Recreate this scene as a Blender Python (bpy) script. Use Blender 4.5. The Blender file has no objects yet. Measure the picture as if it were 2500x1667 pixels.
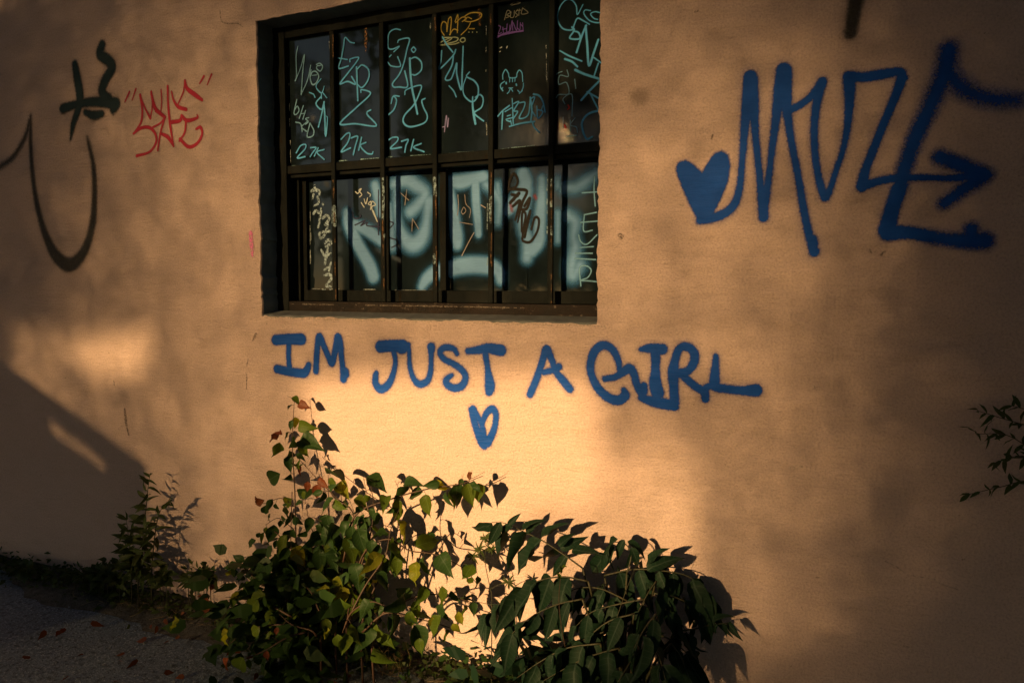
import bpy, bmesh, math, random
import numpy as np
from mathutils import Vector, Matrix
random.seed(7); rng = np.random.default_rng(11)
SC = bpy.context.scene
COL = SC.collection

# ---------------------------------------------------------------- camera
# The wall's outer face is the plane y = 0, the ground is z = 0; the camera stands 2.5 m in front of the wall.
DIST, EYE = 2.5, 1.55
FPX, CX, CY = 1750.0, 1250.0, 833.5            # focal length and centre in pixels of the 2500 px photograph
YAW, PITCH, ROLL = math.radians(23.243), math.radians(4.129), math.radians(0.25)
FW = np.array([-math.sin(YAW)*math.cos(PITCH), math.cos(YAW)*math.cos(PITCH), -math.sin(PITCH)])
RT = np.cross(FW, [0, 0, 1.0]); RT /= np.linalg.norm(RT); UP = np.cross(RT, FW)
RT, UP = RT*math.cos(ROLL)+UP*math.sin(ROLL), -RT*math.sin(ROLL)+UP*math.cos(ROLL)
CAMP = np.array([0.0, -DIST, EYE])
cam_d = bpy.data.cameras.new('camera'); cam = bpy.data.objects.new('camera', cam_d); COL.objects.link(cam)
cam_d.sensor_width = 36.0; cam_d.lens = FPX/2500*36.0; cam_d.clip_end = 500; cam_d.clip_start = 0.05
cam.matrix_world = Matrix(((RT[0], UP[0], -FW[0], CAMP[0]), (RT[1], UP[1], -FW[1], CAMP[1]), (RT[2], UP[2], -FW[2], CAMP[2]), (0, 0, 0, 1)))
SC.camera = cam

# ---------------------------------------------------------------- sky, sun, exposure
SUN = np.array([0.35, 1.0, -0.23]); SUN /= np.linalg.norm(SUN)      # the way the sunlight travels
EL = math.asin(-SUN[2]); AZ = math.atan2(-SUN[0], -SUN[1])
world = bpy.data.worlds.new('World'); SC.world = world; world.use_nodes = True
nt = world.node_tree; nt.nodes.clear()
sky = nt.nodes.new('ShaderNodeTexSky'); sky.sky_type = 'NISHITA'; sky.sun_disc = False
sky.sun_elevation = EL; sky.sun_rotation = AZ; sky.air_density = 1.0; sky.dust_density = 0.4; sky.ozone_density = 2.0
bg = nt.nodes.new('ShaderNodeBackground'); bg.inputs[1].default_value = 0.05
wo = nt.nodes.new('ShaderNodeOutputWorld'); nt.links.new(sky.outputs[0], bg.inputs[0]); nt.links.new(bg.outputs[0], wo.inputs[0])
sd = bpy.data.lights.new('sun', 'SUN'); sd.energy = 5.0; sd.angle = math.radians(0.6); sd.color = (1.0, 0.64, 0.27)
so = bpy.data.objects.new('sun', sd); COL.objects.link(so); so.rotation_euler = Vector(SUN).to_track_quat('-Z', 'Y').to_euler(); so.location = (-8, -20, 9)
SC.view_settings.view_transform = 'Standard'; SC.view_settings.look = 'None'; SC.view_settings.gamma = 1; SC.view_settings.use_curve_mapping = False
SC.view_settings.exposure = 0.88
SC.cycles.max_bounces = 6; SC.cycles.transparent_max_bounces = 24

# ---------------------------------------------------------------- measuring helpers
def ray(px, py): return FW*FPX + RT*(px-CX) - UP*(py-CY)
def wp(px, py, y=0.0):                       # where the sight line through a pixel meets the plane y
    d = ray(px, py); t = (y-CAMP[1])/d[1]; return CAMP + d*t
def proj(P):                                 # world -> pixel, vectorised
    v = np.asarray(P)-CAMP; z = v@FW; return CX+FPX*(v@RT)/z, CY-FPX*(v@UP)/z
class Zoom:                                  # coordinates measured in an enlarged crop of the photograph
    def __init__(s, ox, oy, k): s.o = (ox, oy); s.k = k
    def p(s, q): return (s.o[0]+q[0]/s.k, s.o[1]+q[1]/s.k) + ((q[2]/s.k,) if len(q) > 2 else ())
ZA = Zoom(600, 0, 3.734); ZB = Zoom(1000, 0, 3.734); ZC = Zoom(600, 380, 3.564); ZD = Zoom(1000, 380, 3.564)
ZE = Zoom(600, 780, 3.36); ZF = Zoom(1200, 780, 3.36); ZG = Zoom(1600, 0, 2.306); ZH = Zoom(2000, 0, 2.306)
ZI = Zoom(0, 50, 2.412); ZL = Zoom(560, 940, 2.157); ZM = Zoom(1060, 1100, 2.765); ZN = Zoom(0, 1100, 2.766); ZQ = Zoom(400, 1300, 3.92)

# ---------------------------------------------------------------- objects
def tag(o, label=None, cat=None, group=None, kind=None):
    for k, v in (('label', label), ('category', cat), ('group', group), ('kind', kind)):
        if v: o[k] = v
    return o
def empty(name, loc, **kw):
    o = bpy.data.objects.new(name, None); COL.objects.link(o); o.location = loc; o.empty_display_size = 0.1; return tag(o, **kw)
def link(name, me, parent=None, mw=None):
    o = bpy.data.objects.new(name, me); COL.objects.link(o)
    if parent is not None:
        o.parent = parent; o.matrix_parent_inverse = WORLD_INV[parent.name] if parent.name in WORLD_INV else inv_of(parent)
    if mw is not None: o.matrix_basis = mw
    return o
WORLD_INV = {}
def inv_of(p):
    m = Matrix.Identity(4); q = p
    chain = []
    while q is not None: chain.append(q); q = q.parent
    for q in reversed(chain): m = m @ q.matrix_parent_inverse @ q.matrix_basis
    WORLD_INV[p.name] = m.inverted(); return WORLD_INV[p.name]
def mesh(name, verts, faces, mat=None, smooth=False):
    me = bpy.data.meshes.new(name); me.from_pydata([tuple(map(float, v)) for v in verts], [], [tuple(map(int, f)) for f in faces]); me.update()
    if mat: me.materials.append(mat)
    if smooth: me.polygons.foreach_set('use_smooth', [True]*len(me.polygons))
    return me
def bulk_mesh(name, V, F, mat):              # numpy arrays, all faces with the same corner count
    me = bpy.data.meshes.new(name); n = F.shape[1]
    me.vertices.add(len(V)); me.vertices.foreach_set('co', V.astype(np.float32).ravel())
    me.loops.add(F.size); me.loops.foreach_set('vertex_index', F.astype(np.int32).ravel())
    me.polygons.add(len(F)); me.polygons.foreach_set('loop_start', np.arange(0, F.size, n, dtype=np.int32))
    me.update(calc_edges=True)
    for m in (mat if isinstance(mat, list) else [mat]): me.materials.append(m)
    return me
def box_mesh(name, x0, x1, y0, y1, z0, z1, mat, bev=0.0):
    bm = bmesh.new(); bmesh.ops.create_cube(bm, size=1.0)
    for v in bm.verts: v.co = Vector(((x0+x1)/2+v.co.x*(x1-x0), (y0+y1)/2+v.co.y*(y1-y0), (z0+z1)/2+v.co.z*(z1-z0)))
    if bev: bmesh.ops.bevel(bm, geom=bm.edges[:], offset=bev, segments=2, affect='EDGES', profile=0.5)
    me = bpy.data.meshes.new(name); bm.to_mesh(me); bm.free(); me.materials.append(mat); return me
def catmull(P, n=6):
    P = np.asarray(P, float)
    if len(P) < 3: return np.array([P[0]+(P[-1]-P[0])*t for t in np.linspace(0, 1, n+1)])
    Q = np.vstack([2*P[0]-P[1], P, 2*P[-1]-P[-2]]); out = []
    for i in range(1, len(Q)-2):
        a, b, c, d = Q[i-1:i+3]
        for t in np.arange(n)/n: out.append(0.5*((2*b)+(c-a)*t+(2*a-5*b+4*c-d)*t*t+(3*b-a-3*c+d)*t**3))
    out.append(P[-1]); return np.array(out)
def tube_into(V, F, pts, radii, seg=5):
    pts = np.asarray(pts, float); base = len(V); n = len(pts)
    for i in range(n):
        t = pts[min(i+1, n-1)]-pts[max(i-1, 0)]; t = t/(np.linalg.norm(t)+1e-9)
        a = np.cross(t, [0.3, 0.9, 0.2]); a /= np.linalg.norm(a)+1e-9; b = np.cross(t, a)
        for k in range(seg):
            an = 2*math.pi*k/seg; V.append(pts[i]+(a*math.cos(an)+b*math.sin(an))*radii[i])
    for i in range(n-1):
        for k in range(seg):
            F.append((base+i*seg+k, base+i*seg+(k+1) % seg, base+(i+1)*seg+(k+1) % seg, base+(i+1)*seg+k))
    F.append(tuple(base+(n-1)*seg+k for k in range(seg))); F.append(tuple(base+seg-1-k for k in range(seg)))

# ---------------------------------------------------------------- materials
def new_mat(name):
    m = bpy.data.materials.new(name); m.use_nodes = True; nt = m.node_tree; nt.nodes.clear()
    out = nt.nodes.new('ShaderNodeOutputMaterial'); return m, nt, out
def N(nt, kind, **kw):
    n = nt.nodes.new('ShaderNode'+kind)
    for k, v in kw.items():
        if k == 'ins':
            for i, val in v.items(): n.inputs[i].default_value = val
        else: setattr(n, k, v)
    return n
def noise(nt, scale, detail=4.0, rough=0.55, stretch=None, coord='Object'):
    tc = N(nt, 'TexCoord'); mp = N(nt, 'Mapping')
    if stretch: mp.inputs['Scale'].default_value = stretch
    nt.links.new(tc.outputs[coord], mp.inputs[0])
    n = N(nt, 'TexNoise', ins={'Scale': scale, 'Detail': detail, 'Roughness': rough}); nt.links.new(mp.outputs[0], n.inputs['Vector']); return n
def ramp(nt, src, stops):
    r = N(nt, 'ValToRGB'); el = r.color_ramp.elements
    while len(el) < len(stops): el.new(0.5)
    for e, (p, c) in zip(el, stops): e.position = p; e.color = tuple(c)+(1,) if len(c) == 3 else c
    nt.links.new(src, r.inputs[0]); return r
def mixc(nt, fac, a, b, mode='MIX'):
    m = N(nt, 'Mix', data_type='RGBA', blend_type=mode)
    for sock, v in ((m.inputs[0], fac), (m.inputs[6], a), (m.inputs[7], b)):
        if hasattr(v, 'node'): nt.links.new(v, sock)
        else: sock.default_value = v if not isinstance(v, tuple) else tuple(v)+(1,)*(4-len(v))
    return m.outputs[2]
def math2(nt, op, a, b=None, c=None, clamp=False):
    m = N(nt, 'Math', operation=op, use_clamp=clamp)
    for s, v in zip(m.inputs, (a, b, c)):
        if v is None: continue
        if hasattr(v, 'node'): nt.links.new(v, s)
        else: s.default_value = v
    return m.outputs[0]
def bumped(nt, bs, height, strength, dist):
    b = N(nt, 'Bump', ins={'Strength': strength, 'Distance': dist}); nt.links.new(height, b.inputs['Height']); nt.links.new(b.outputs[0], bs.inputs['Normal']); return b

def mat_stucco():
    m, nt, out = new_mat('peach_stucco'); bs = N(nt, 'BsdfPrincipled', ins={'Roughness': 0.85, 'Specular IOR Level': 0.25})
    big = noise(nt, 1.1, 5, 0.6); mid = noise(nt, 9, 5, 0.6, (1, 1, 2.2)); fine = noise(nt, 135, 3, 0.75)
    streak = noise(nt, 55, 5, 0.75, (0.18, 1, 1.0)); speck = noise(nt, 55, 2, 0.6)
    c = ramp(nt, big.outputs[0], [(0.3, (0.63, 0.46, 0.42)), (0.7, (0.69, 0.505, 0.46))]).outputs[0]
    c = mixc(nt, ramp(nt, mid.outputs[0], [(0.45, (0, 0, 0)), (0.8, (0.28,)*3)]).outputs[0], c, (0.50, 0.345, 0.235))
    c = mixc(nt, ramp(nt, streak.outputs[0], [(0.35, (0.12,)*3), (0.5, (0, 0, 0))]).outputs[0], c, (0.42, 0.29, 0.19))
    c = mixc(nt, ramp(nt, fine.outputs[0], [(0.33, (0.42,)*3), (0.52, (0, 0, 0))]).outputs[0], c, (0.36, 0.25, 0.17))
    c = mixc(nt, ramp(nt, fine.outputs[0], [(0.50, (0, 0, 0)), (0.68, (0.42,)*3)]).outputs[0], c, (0.80, 0.63, 0.46))
    c = mixc(nt, ramp(nt, speck.outputs[0], [(0.24, (0.6,)*3), (0.29, (0, 0, 0))]).outputs[0], c, (0.20, 0.13, 0.085))
    nt.links.new(c, bs.inputs['Base Color'])
    h = math2(nt, 'ADD', math2(nt, 'MULTIPLY', streak.outputs[0], 1.0), math2(nt, 'MULTIPLY', fine.outputs[0], 0.8))
    h = math2(nt, 'ADD', h, math2(nt, 'MULTIPLY', mid.outputs[0], 1.2))
    bumped(nt, bs, h, 0.9, 0.012); nt.links.new(bs.outputs[0], out.inputs[0]); return m
def mat_plain(name, a, b, rough=0.7, scale=20, bump=0.3, bdist=0.004, third=None, stretch=None, spec=0.4):
    m, nt, out = new_mat(name); bs = N(nt, 'BsdfPrincipled', ins={'Roughness': rough, 'Specular IOR Level': spec})
    n1 = noise(nt, scale, 6, 0.65, stretch); n2 = noise(nt, scale*9, 4, 0.6)
    c = ramp(nt, n1.outputs[0], [(0.35, a), (0.68, b)]).outputs[0]
    if third: c = mixc(nt, ramp(nt, noise(nt, scale*2.3, 5, 0.7, stretch).outputs[0], [(0.60, (0, 0, 0)), (0.66, (0.9,)*3)]).outputs[0], c, third)
    nt.links.new(c, bs.inputs['Base Color'])
    bumped(nt, bs, math2(nt, 'ADD', n1.outputs[0], math2(nt, 'MULTIPLY', n2.outputs[0], 0.5)), bump, bdist)
    nt.links.new(bs.outputs[0], out.inputs[0]); return m
def mat_glass():
    m, nt, out = new_mat('grimy_dark_glass')
    n = noise(nt, 5, 6, 0.65, (1, 1, 0.5))
    bs = N(nt, 'BsdfPrincipled', ins={'Specular IOR Level': 0.30})
    nt.links.new(ramp(nt, n.outputs[0], [(0.35, (0.007, 0.011, 0.013)), (0.7, (0.014, 0.024, 0.029))]).outputs[0], bs.inputs['Base Color'])
    nt.links.new(ramp(nt, n.outputs[0], [(0.4, (0.03,)*3), (0.7, (0.07,)*3)]).outputs[0], bs.inputs['Roughness'])
    nt.links.new(bs.outputs[0], out.inputs[0]); return m
INK = {}
def mat_ink(name, col, grain=3.2, scale=190, rough=0.55, dens=1.0, dry=0.0, fringe=None):
    if name in INK: return INK[name]
    m, nt, out = new_mat(name); at = N(nt, 'Attribute', attribute_name='ink'); a = at.outputs['Fac']
    n = noise(nt, scale, 3, 0.7); edge = math2(nt, 'MULTIPLY', a, math2(nt, 'SUBTRACT', 1.0, a))
    f = math2(nt, 'ADD', a, math2(nt, 'MULTIPLY', math2(nt, 'MULTIPLY', edge, grain*2), math2(nt, 'SUBTRACT', n.outputs[0], 0.5)), clamp=True)
    if dry: f = math2(nt, 'MULTIPLY', f, ramp(nt, noise(nt, 130, 4, 0.7).outputs[0], [(0.5-dry*0.25, (0, 0, 0)), (0.56, (1, 1, 1))]).outputs[0])
    f = math2(nt, 'MULTIPLY', f, dens)
    if scale < 300: f = math2(nt, 'MULTIPLY', f, ramp(nt, noise(nt, 120, 4, 0.75).outputs[0], [(0.28, (0.84,)*3), (0.48, (1, 1, 1))]).outputs[0])
    bs = N(nt, 'BsdfPrincipled', ins={'Roughness': rough, 'Specular IOR Level': 0.12})
    nv = noise(nt, 14, 4, 0.6)
    nt.links.new(mixc(nt, ramp(nt, nv.outputs[0], [(0.35, (0, 0, 0)), (0.75, (0.6,)*3)]).outputs[0], tuple(col), tuple(min(1, x*1.35+0.004) for x in col)), bs.inputs['Base Color'])
    if fringe: nt.links.new(mixc(nt, math2(nt, 'POWER', a, 1.6), tuple(fringe), tuple(col)), bs.inputs['Base Color'])      # thin paint at the edge of a pass lets less white through
    bumped(nt, bs, noise(nt, 62, 5, 0.65, (0.16, 1, 1)).outputs[0], 0.5, 0.008)
    tr = N(nt, 'BsdfTransparent'); mx = N(nt, 'MixShader'); nt.links.new(f, mx.inputs[0]); nt.links.new(tr.outputs[0], mx.inputs[1]); nt.links.new(bs.outputs[0], mx.inputs[2])
    nt.links.new(mx.outputs[0], out.inputs[0]); INK[name] = m; return m
def mat_leaf(name, col, back, trans=0.35, rough=0.45, vein=True):
    m, nt, out = new_mat(name); oi = N(nt, 'ObjectInfo')
    n = noise(nt, 3.0, 4, 0.6)
    c = mixc(nt, n.outputs[0], tuple(col), tuple(x*1.5 for x in col))
    c = mixc(nt, math2(nt, 'MULTIPLY', oi.outputs['Random'], 0.6), c, tuple(back))
    c = mixc(nt, ramp(nt, noise(nt, 7.0, 4, 0.7).outputs[0], [(0.60, (0, 0, 0)), (0.72, (0.55,)*3)]).outputs[0], c, tuple(x*y for x, y in zip(col, (3.4, 1.7, 1.0))))
    if vein:
        tc = N(nt, 'TexCoord'); sx = N(nt, 'SeparateXYZ'); nt.links.new(tc.outputs['Object'], sx.inputs[0])
        ax = math2(nt, 'ABSOLUTE', sx.outputs[0])
        mid = math2(nt, 'LESS_THAN', ax, 0.012)
        ribs = math2(nt, 'SINE', math2(nt, 'MULTIPLY', math2(nt, 'SUBTRACT', sx.outputs[1], math2(nt, 'MULTIPLY', ax, 0.7)), 55.0))
        ribs = math2(nt, 'GREATER_THAN', ribs, 0.93)
        c = mixc(nt, math2(nt, 'MAXIMUM', math2(nt, 'MULTIPLY', mid, 0.55), math2(nt, 'MULTIPLY', ribs, 0.28)), c, tuple(min(1, x*1.9+0.03) for x in col))
    bs = N(nt, 'BsdfPrincipled', ins={'Roughness': rough, 'Specular IOR Level': 0.10}); nt.links.new(c, bs.inputs['Base Color'])
    tl = N(nt, 'BsdfTranslucent'); nt.links.new(mixc(nt, 1.0, c, (1.0, 1.0, 0.45), 'MULTIPLY'), tl.inputs[0])
    mx = N(nt, 'MixShader', ins={0: trans}); nt.links.new(bs.outputs[0], mx.inputs[1]); nt.links.new(tl.outputs[0], mx.inputs[2])
    nt.links.new(mx.outputs[0], out.inputs[0]); return m

M = dict(
    stucco=mat_stucco(),
    reveal=mat_plain('charcoal_reveal_paint', (0.17, 0.195, 0.20), (0.23, 0.255, 0.255), 0.8, 14, 0.5, 0.006),
    frame=mat_plain('black_frame_paint', (0.008, 0.010, 0.010), (0.018, 0.019, 0.017), 0.6, 16, 0.4, 0.003, (0.016, 0.010, 0.005), (1, 1, 0.35), 0.04),
    rust=mat_plain('rusted_bottom_rail', (0.008, 0.006, 0.005), (0.024, 0.013, 0.008), 0.8, 22, 0.9, 0.008, (0.13, 0.10, 0.08), (0.6, 1, 1)),
    sill=mat_plain('grey_sill_paint', (0.11, 0.115, 0.115), (0.18, 0.185, 0.18), 0.85, 18, 0.6, 0.006),
    glass=mat_glass(),
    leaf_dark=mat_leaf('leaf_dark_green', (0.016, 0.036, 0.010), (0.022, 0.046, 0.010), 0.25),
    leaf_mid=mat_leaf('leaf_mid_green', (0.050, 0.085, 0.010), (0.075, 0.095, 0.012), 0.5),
    leaf_yel=mat_leaf('leaf_yellow_green', (0.15, 0.17, 0.015), (0.20, 0.17, 0.018), 0.6),
    leaf_red=mat_leaf('leaf_rusty_red', (0.10, 0.026, 0.012), (0.07, 0.035, 0.012), 0.35),
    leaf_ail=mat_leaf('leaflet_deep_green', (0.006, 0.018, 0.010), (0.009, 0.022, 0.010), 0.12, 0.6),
    weed=mat_leaf('weed_green', (0.035, 0.055, 0.018), (0.06, 0.06, 0.02), 0.3, vein=False),
    tree=mat_leaf('tree_leaf', (0.035, 0.06, 0.015), (0.05, 0.08, 0.02), 0.03, vein=False),
    stem=mat_plain('reddish_twig', (0.035, 0.017, 0.010), (0.06, 0.028, 0.014), 0.6, 40, 0.2, 0.001),
    stem_green=mat_plain('green_stalk', (0.025, 0.030, 0.012), (0.05, 0.04, 0.018), 0.6, 40, 0.2, 0.001),
    bark=mat_plain('tree_bark', (0.05, 0.04, 0.03), (0.12, 0.10, 0.075), 0.9, 12, 0.8, 0.02),
    straw=mat_plain('dry_straw', (0.24, 0.16, 0.07), (0.40, 0.28, 0.13), 0.8, 30, 0.2, 0.001),
    stone=mat_plain('road_grit', (0.07, 0.08, 0.09), (0.26, 0.30, 0.34), 0.55, 40, 0.3, 0.002),
    plank=mat_plain('weathered_plank', (0.10, 0.08, 0.06), (0.20, 0.16, 0.12), 0.85, 6, 0.5, 0.005),
)
def mat_ground():
    m, nt, out = new_mat('worn_asphalt'); bs = N(nt, 'BsdfPrincipled', ins={'Roughness': 0.7, 'Specular IOR Level': 0.4})
    a = noise(nt, 2.3, 5, 0.6); b = noise(nt, 110, 3, 0.75); c3 = noise(nt, 46, 4, 0.65)
    c = ramp(nt, a.outputs[0], [(0.3, (0.105, 0.145, 0.19)), (0.7, (0.165, 0.215, 0.26))]).outputs[0]
    c = mixc(nt, ramp(nt, b.outputs[0], [(0.55, (0, 0, 0)), (0.64, (0.9,)*3)]).outputs[0], c, (0.45, 0.50, 0.55))
    c = mixc(nt, ramp(nt, c3.outputs[0], [(0.34, (0.85,)*3), (0.5, (0, 0, 0))]).outputs[0], c, (0.035, 0.045, 0.055))
    nt.links.new(c, bs.inputs['Base Color'])
    bumped(nt, bs, math2(nt, 'ADD', b.outputs[0], c3.outputs[0]), 1.0, 0.012); nt.links.new(bs.outputs[0], out.inputs[0]); return m
M['ground'] = mat_ground(); M['earth'] = mat_plain('yard_earth', (0.018, 0.016, 0.012), (0.04, 0.038, 0.022), 0.95, 3, 0.6, 0.02)
M['soil'] = mat_plain('dry_soil', (0.05, 0.046, 0.04), (0.12, 0.11, 0.095), 0.95, 26, 1.0, 0.02)

# ================================================================ the ground
def ground_sheet():
    n = 60; V = []; F = []
    xs = np.concatenate([[-90, -40, -15], np.linspace(-6, 5, n), [14, 40, 90]]); ys = np.concatenate([[-160, -70, -30, -12], np.linspace(-6, 0.4, 46)])
    for y in ys:
        for x in xs: V.append((x, y, 0.006*math.sin(x*2.1+y*1.3)+0.004*math.sin(x*5.3-y*4.1) if abs(x) < 7 and y > -6.5 else 0.0))
    w = len(xs)
    for j in range(len(ys)-1):
        for i in range(w-1): F.append((j*w+i, j*w+i+1, (j+1)*w+i+1, (j+1)*w+i))
    return mesh('ground', V, F, M['earth'], True)
g = link('ground', ground_sheet()); tag(g, kind='structure')
def apron():                                  # the worn asphalt before the wall, laid on the earth of the yard
    xs = np.linspace(-6.4, 5.4, 90); ys = np.linspace(-2.9, 0.3, 34); V = []; F = []; w = len(xs)
    for y in ys:
        for x in xs: V.append((x, y+(0.12*math.sin(x*1.9)+0.05*math.sin(x*6.1) if y < -2.8 else 0), 0.005+0.006*math.sin(x*2.1+y*1.3)+0.004*math.sin(x*5.3-y*4.1)))
    for j in range(len(ys)-1):
        for i in range(w-1): F.append((j*w+i, j*w+i+1, (j+1)*w+i+1, (j+1)*w+i))
    return mesh('pavement', V, F, M['ground'], True)
tag(link('pavement', apron()), kind='structure')
def soil_strip():
    V = []; F = []; xs = np.linspace(-7, 6, 170)
    for x in xs:
        e = 0.20+0.10*math.sin(x*1.7)+0.05*math.sin(x*5.1+1)+rng.uniform(-0.02, 0.02)
        for k in range(5):
            t = k/4; V.append((x, 0.02-e*t, 0.036*(1-t)**1.5+0.0155+(0.006*rng.uniform(-1, 1) if 0 < k < 4 else 0)-(0.012 if k == 4 else 0)))
    for i in range(len(xs)-1):
        for k in range(4): F.append((i*5+k, i*5+k+1, (i+1)*5+k+1, (i+1)*5+k))
    return mesh('soil_strip', V, F, M['soil'], True)
tag(link('soil_strip', soil_strip()), kind='structure')

# ================================================================ the wall and its window
def mean_x(pts, y=0): return float(np.mean([wp(px, py, y)[0] for px, py in pts]))
def mean_z(pts, y=0): return float(np.mean([wp(px, py, y)[2] for px, py in pts]))
OX0 = mean_x([(623, 51), (633, 400), (638, 770)]); OX1 = mean_x([(1468, 0), (1463, 420), (1456, 790)])
OZ0 = mean_z([(638, 771.4), (1047, 782), (1456, 792.5)]); OZ1 = mean_z([(640, 48), (770, 24), (905, 0)])
GU = 0.125          # plane of the upper glass
GL = 0.185          # plane of the lower glass, set further back
FR = 0.10           # front plane of the frame
GX0 = mean_x([(702, 110), (709, 400)], GU)
GZT = mean_z([(702, 100), (930, 61), (1166, 21)], GU)
RZ1 = mean_z([(707, 407), (1085, 377), (1463, 348)], GU)      # bottom of the upper panes
BARS = [mean_x([(x, 380)], FR) for x in (813, 932.5, 1062.5, 1197, 1345)]
PITCHB = (BARS[-1]-BARS[0])/4
BARS = [BARS[0]+PITCHB*i for i in range(5)]
WX1 = BARS[-1]+PITCHB                                          # right end of the last pane, hidden by the right edge of the opening
LZ0 = mean_z([(760, 707), (1050, 709), (1335, 712)], GL)       # bottom of the lower glass
RZB = mean_z([(760, 734), (1200, 741), (1450, 748)], FR)       # top of the rusted rail
WALLX = (-7.0, 6.0); WALLZ = 4.3

wall = empty('stucco_building', (0, 0.2, 0), label='peach stucco building wall covered in spray-painted graffiti around a barred window', cat='wall')
def rough_loop():
    pts = []
    def side(a, b, n, ax):
        for i in range(n):
            t = i/n; p = [a[0]+(b[0]-a[0])*t, a[1]+(b[1]-a[1])*t]
            j = 0.0022*math.sin(i*0.31+ax*2)+0.0012*math.sin(i*0.9+ax)+rng.normal(0, 0.0014)
            if i: p[ax] += j
            pts.append(p)
    side((OX0, OZ0), (OX1, OZ0), 90, 1); side((OX1, OZ0), (OX1, OZ1), 90, 0); side((OX1, OZ1), (OX0, OZ1), 90, 1); side((OX0, OZ1), (OX0, OZ0), 90, 0)
    return pts
def wall_meshes():
    L = rough_loop(); bm = bmesh.new()
    inner = [bm.verts.new((x, 0, z)) for x, z in L]; n = len(inner)
    outer = [bm.verts.new((x, 0, z)) for x, z in ((WALLX[0], -0.1), (WALLX[1], -0.1), (WALLX[1], WALLZ), (WALLX[0], WALLZ))]
    ed = [bm.edges.new((inner[i], inner[(i+1) % n])) for i in range(n)]+[bm.edges.new((outer[i], outer[(i+1) % 4])) for i in range(4)]
    bmesh.ops.triangle_fill(bm, edges=ed, use_beauty=True, use_dissolve=False)
    # the worn arris: the plaster turns inward for a few millimetres before the dark paint starts
    back = [bm.verts.new((x, 0.007, z)) for x, z in L]
    cx, cz = (OX0+OX1)/2, (OZ0+OZ1)/2
    for v in back: v.co.x += 0.003*(1 if v.co.x < cx-0.3 else -1 if v.co.x > cx+0.3 else 0)
    for i in range(n): bm.faces.new((inner[i], inner[(i+1) % n], back[(i+1) % n], back[i]))
    # sides, top and back of the wall
    bk = [bm.verts.new((v.co.x, 0.42, v.co.z)) for v in outer]
    for i in range(4): bm.faces.new((outer[i], outer[(i+1) % 4], bk[(i+1) % 4], bk[i]))
    bm.faces.new(bk)
    bmesh.ops.recalc_face_normals(bm, faces=bm.faces[:])
    me = bpy.data.meshes.new('stucco_face'); bm.to_mesh(me); bm.free(); me.materials.append(M['stucco'])
    # reveal: the dark painted sides of the opening (the sill is a piece of its own)
    bz = [(v[0]+(0.003 if v[0] < cx-0.3 else -0.003 if v[0] > cx+0.3 else 0), v[1]) for v in L]
    V = [(x, 0.007, z) for x, z in bz]; V += [(min(max(x, OX0-0.004), OX1+0.004), 0.27, min(max(z, OZ0-0.03), OZ1)) for x, z in bz]
    F = [(i, (i+1) % n, n+(i+1) % n, n+i) for i in range(n)]
    return me, mesh('reveal', V, F, M['reveal'])
me_w, me_r = wall_meshes()
link('stucco_face', me_w, wall)

win = empty('window', ((OX0+OX1)/2, FR, OZ0), label='dark barred window with tagged panes in a deep charcoal opening')
win.parent = wall; win.matrix_parent_inverse = inv_of(wall)
link('reveal', me_r, win)
# sloping sill
zs = mean_z([(693, 756), (1457, 774)], FR+0.004)
def sill():
    V = []; F = []; n = 40
    for i in range(n+1):
        x = OX0-0.003+(OX1-OX0+0.006)*i/n; j = rng.normal(0, 0.0015)
        V += [(x, 0.0005+abs(j), OZ0-0.05), (x, 0.0015+abs(j)*2, OZ0+0.004+j), (x, 0.012, OZ0+0.008+j*0.5), (x, 0.13, zs+0.004)]
    for i in range(n):
        for k in range(3): F.append((i*4+k, (i+1)*4+k, (i+1)*4+k+1, i*4+k+1))
    return mesh('sill', V, F, M['sill'])
link('sill', sill(), win)
def bar(name, x0, x1, y0, y1, z0, z1, mat='frame', bev=0.002, parent=None): return link(name, box_mesh(name, x0, x1, y0, y1, z0, z1, M[mat], bev), parent or win)
FX0 = OX0-0.003
bar('frame_stile', FX0, GX0, FR, 0.20, OZ0-0.02, OZ1-0.001)
bar('frame_stile', WX1, max(WX1+0.03, OX1+0.06), FR, 0.20, OZ0-0.02, OZ1-0.001)
bar('frame_head', GX0+0.0005, WX1-0.0005, FR+0.002, 0.20, GZT, OZ1-0.002)
bar('bottom_rail', GX0+0.0005, WX1-0.0005, FR+0.001, 0.22, zs-0.03, RZB, 'rust', 0.003)
bar('meeting_rail', GX0+0.0005, WX1-0.0005, FR+0.006, GU+0.03, RZ1-0.036, RZ1)
bar('meeting_rail', GX0+0.001, WX1-0.001, FR+0.022, GU+0.026, RZ1-0.052, RZ1-0.0365)
# the lower sash sits deeper, with stepped stiles and rails
SX = [mean_x([(732, 600)], 0.15), mean_x([(755, 600)], GL)]
bar('sash_stile', GX0+0.001, SX[0], 0.150, GL+0.01, RZB+0.001, RZ1-0.053)
bar('sash_stile', SX[0]+0.0005, SX[1], 0.168, GL+0.012, RZB+0.0015, RZ1-0.0535)
bar('sash_rail', SX[1]+0.001, WX1-0.001, 0.150, GL+0.01, RZB+0.002, LZ0)
mull = [(mean_x([(1074, 600)], 0.172), mean_x([(1092, 600)], 0.172)), (mean_x([(938, 600)], 0.172), mean_x([(948.5, 600)], 0.172))]
for a, b in mull: bar('sash_mullion', a, b, 0.172, GL+0.008, LZ0+0.001, RZ1-0.055)
for x in BARS:                                # T-section glazing bars running the full height
    w = 0.0115
    b = bar('glazing_bar', x-w, x+w, FR-0.002, FR+0.012, RZB+0.002, GZT-0.001, bev=0.004)
    bar('glazing_bar_web', x-0.005, x+0.005, FR+0.0121, GU+0.012, RZ1+0.001, GZT-0.002, bev=0.0005)
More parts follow.
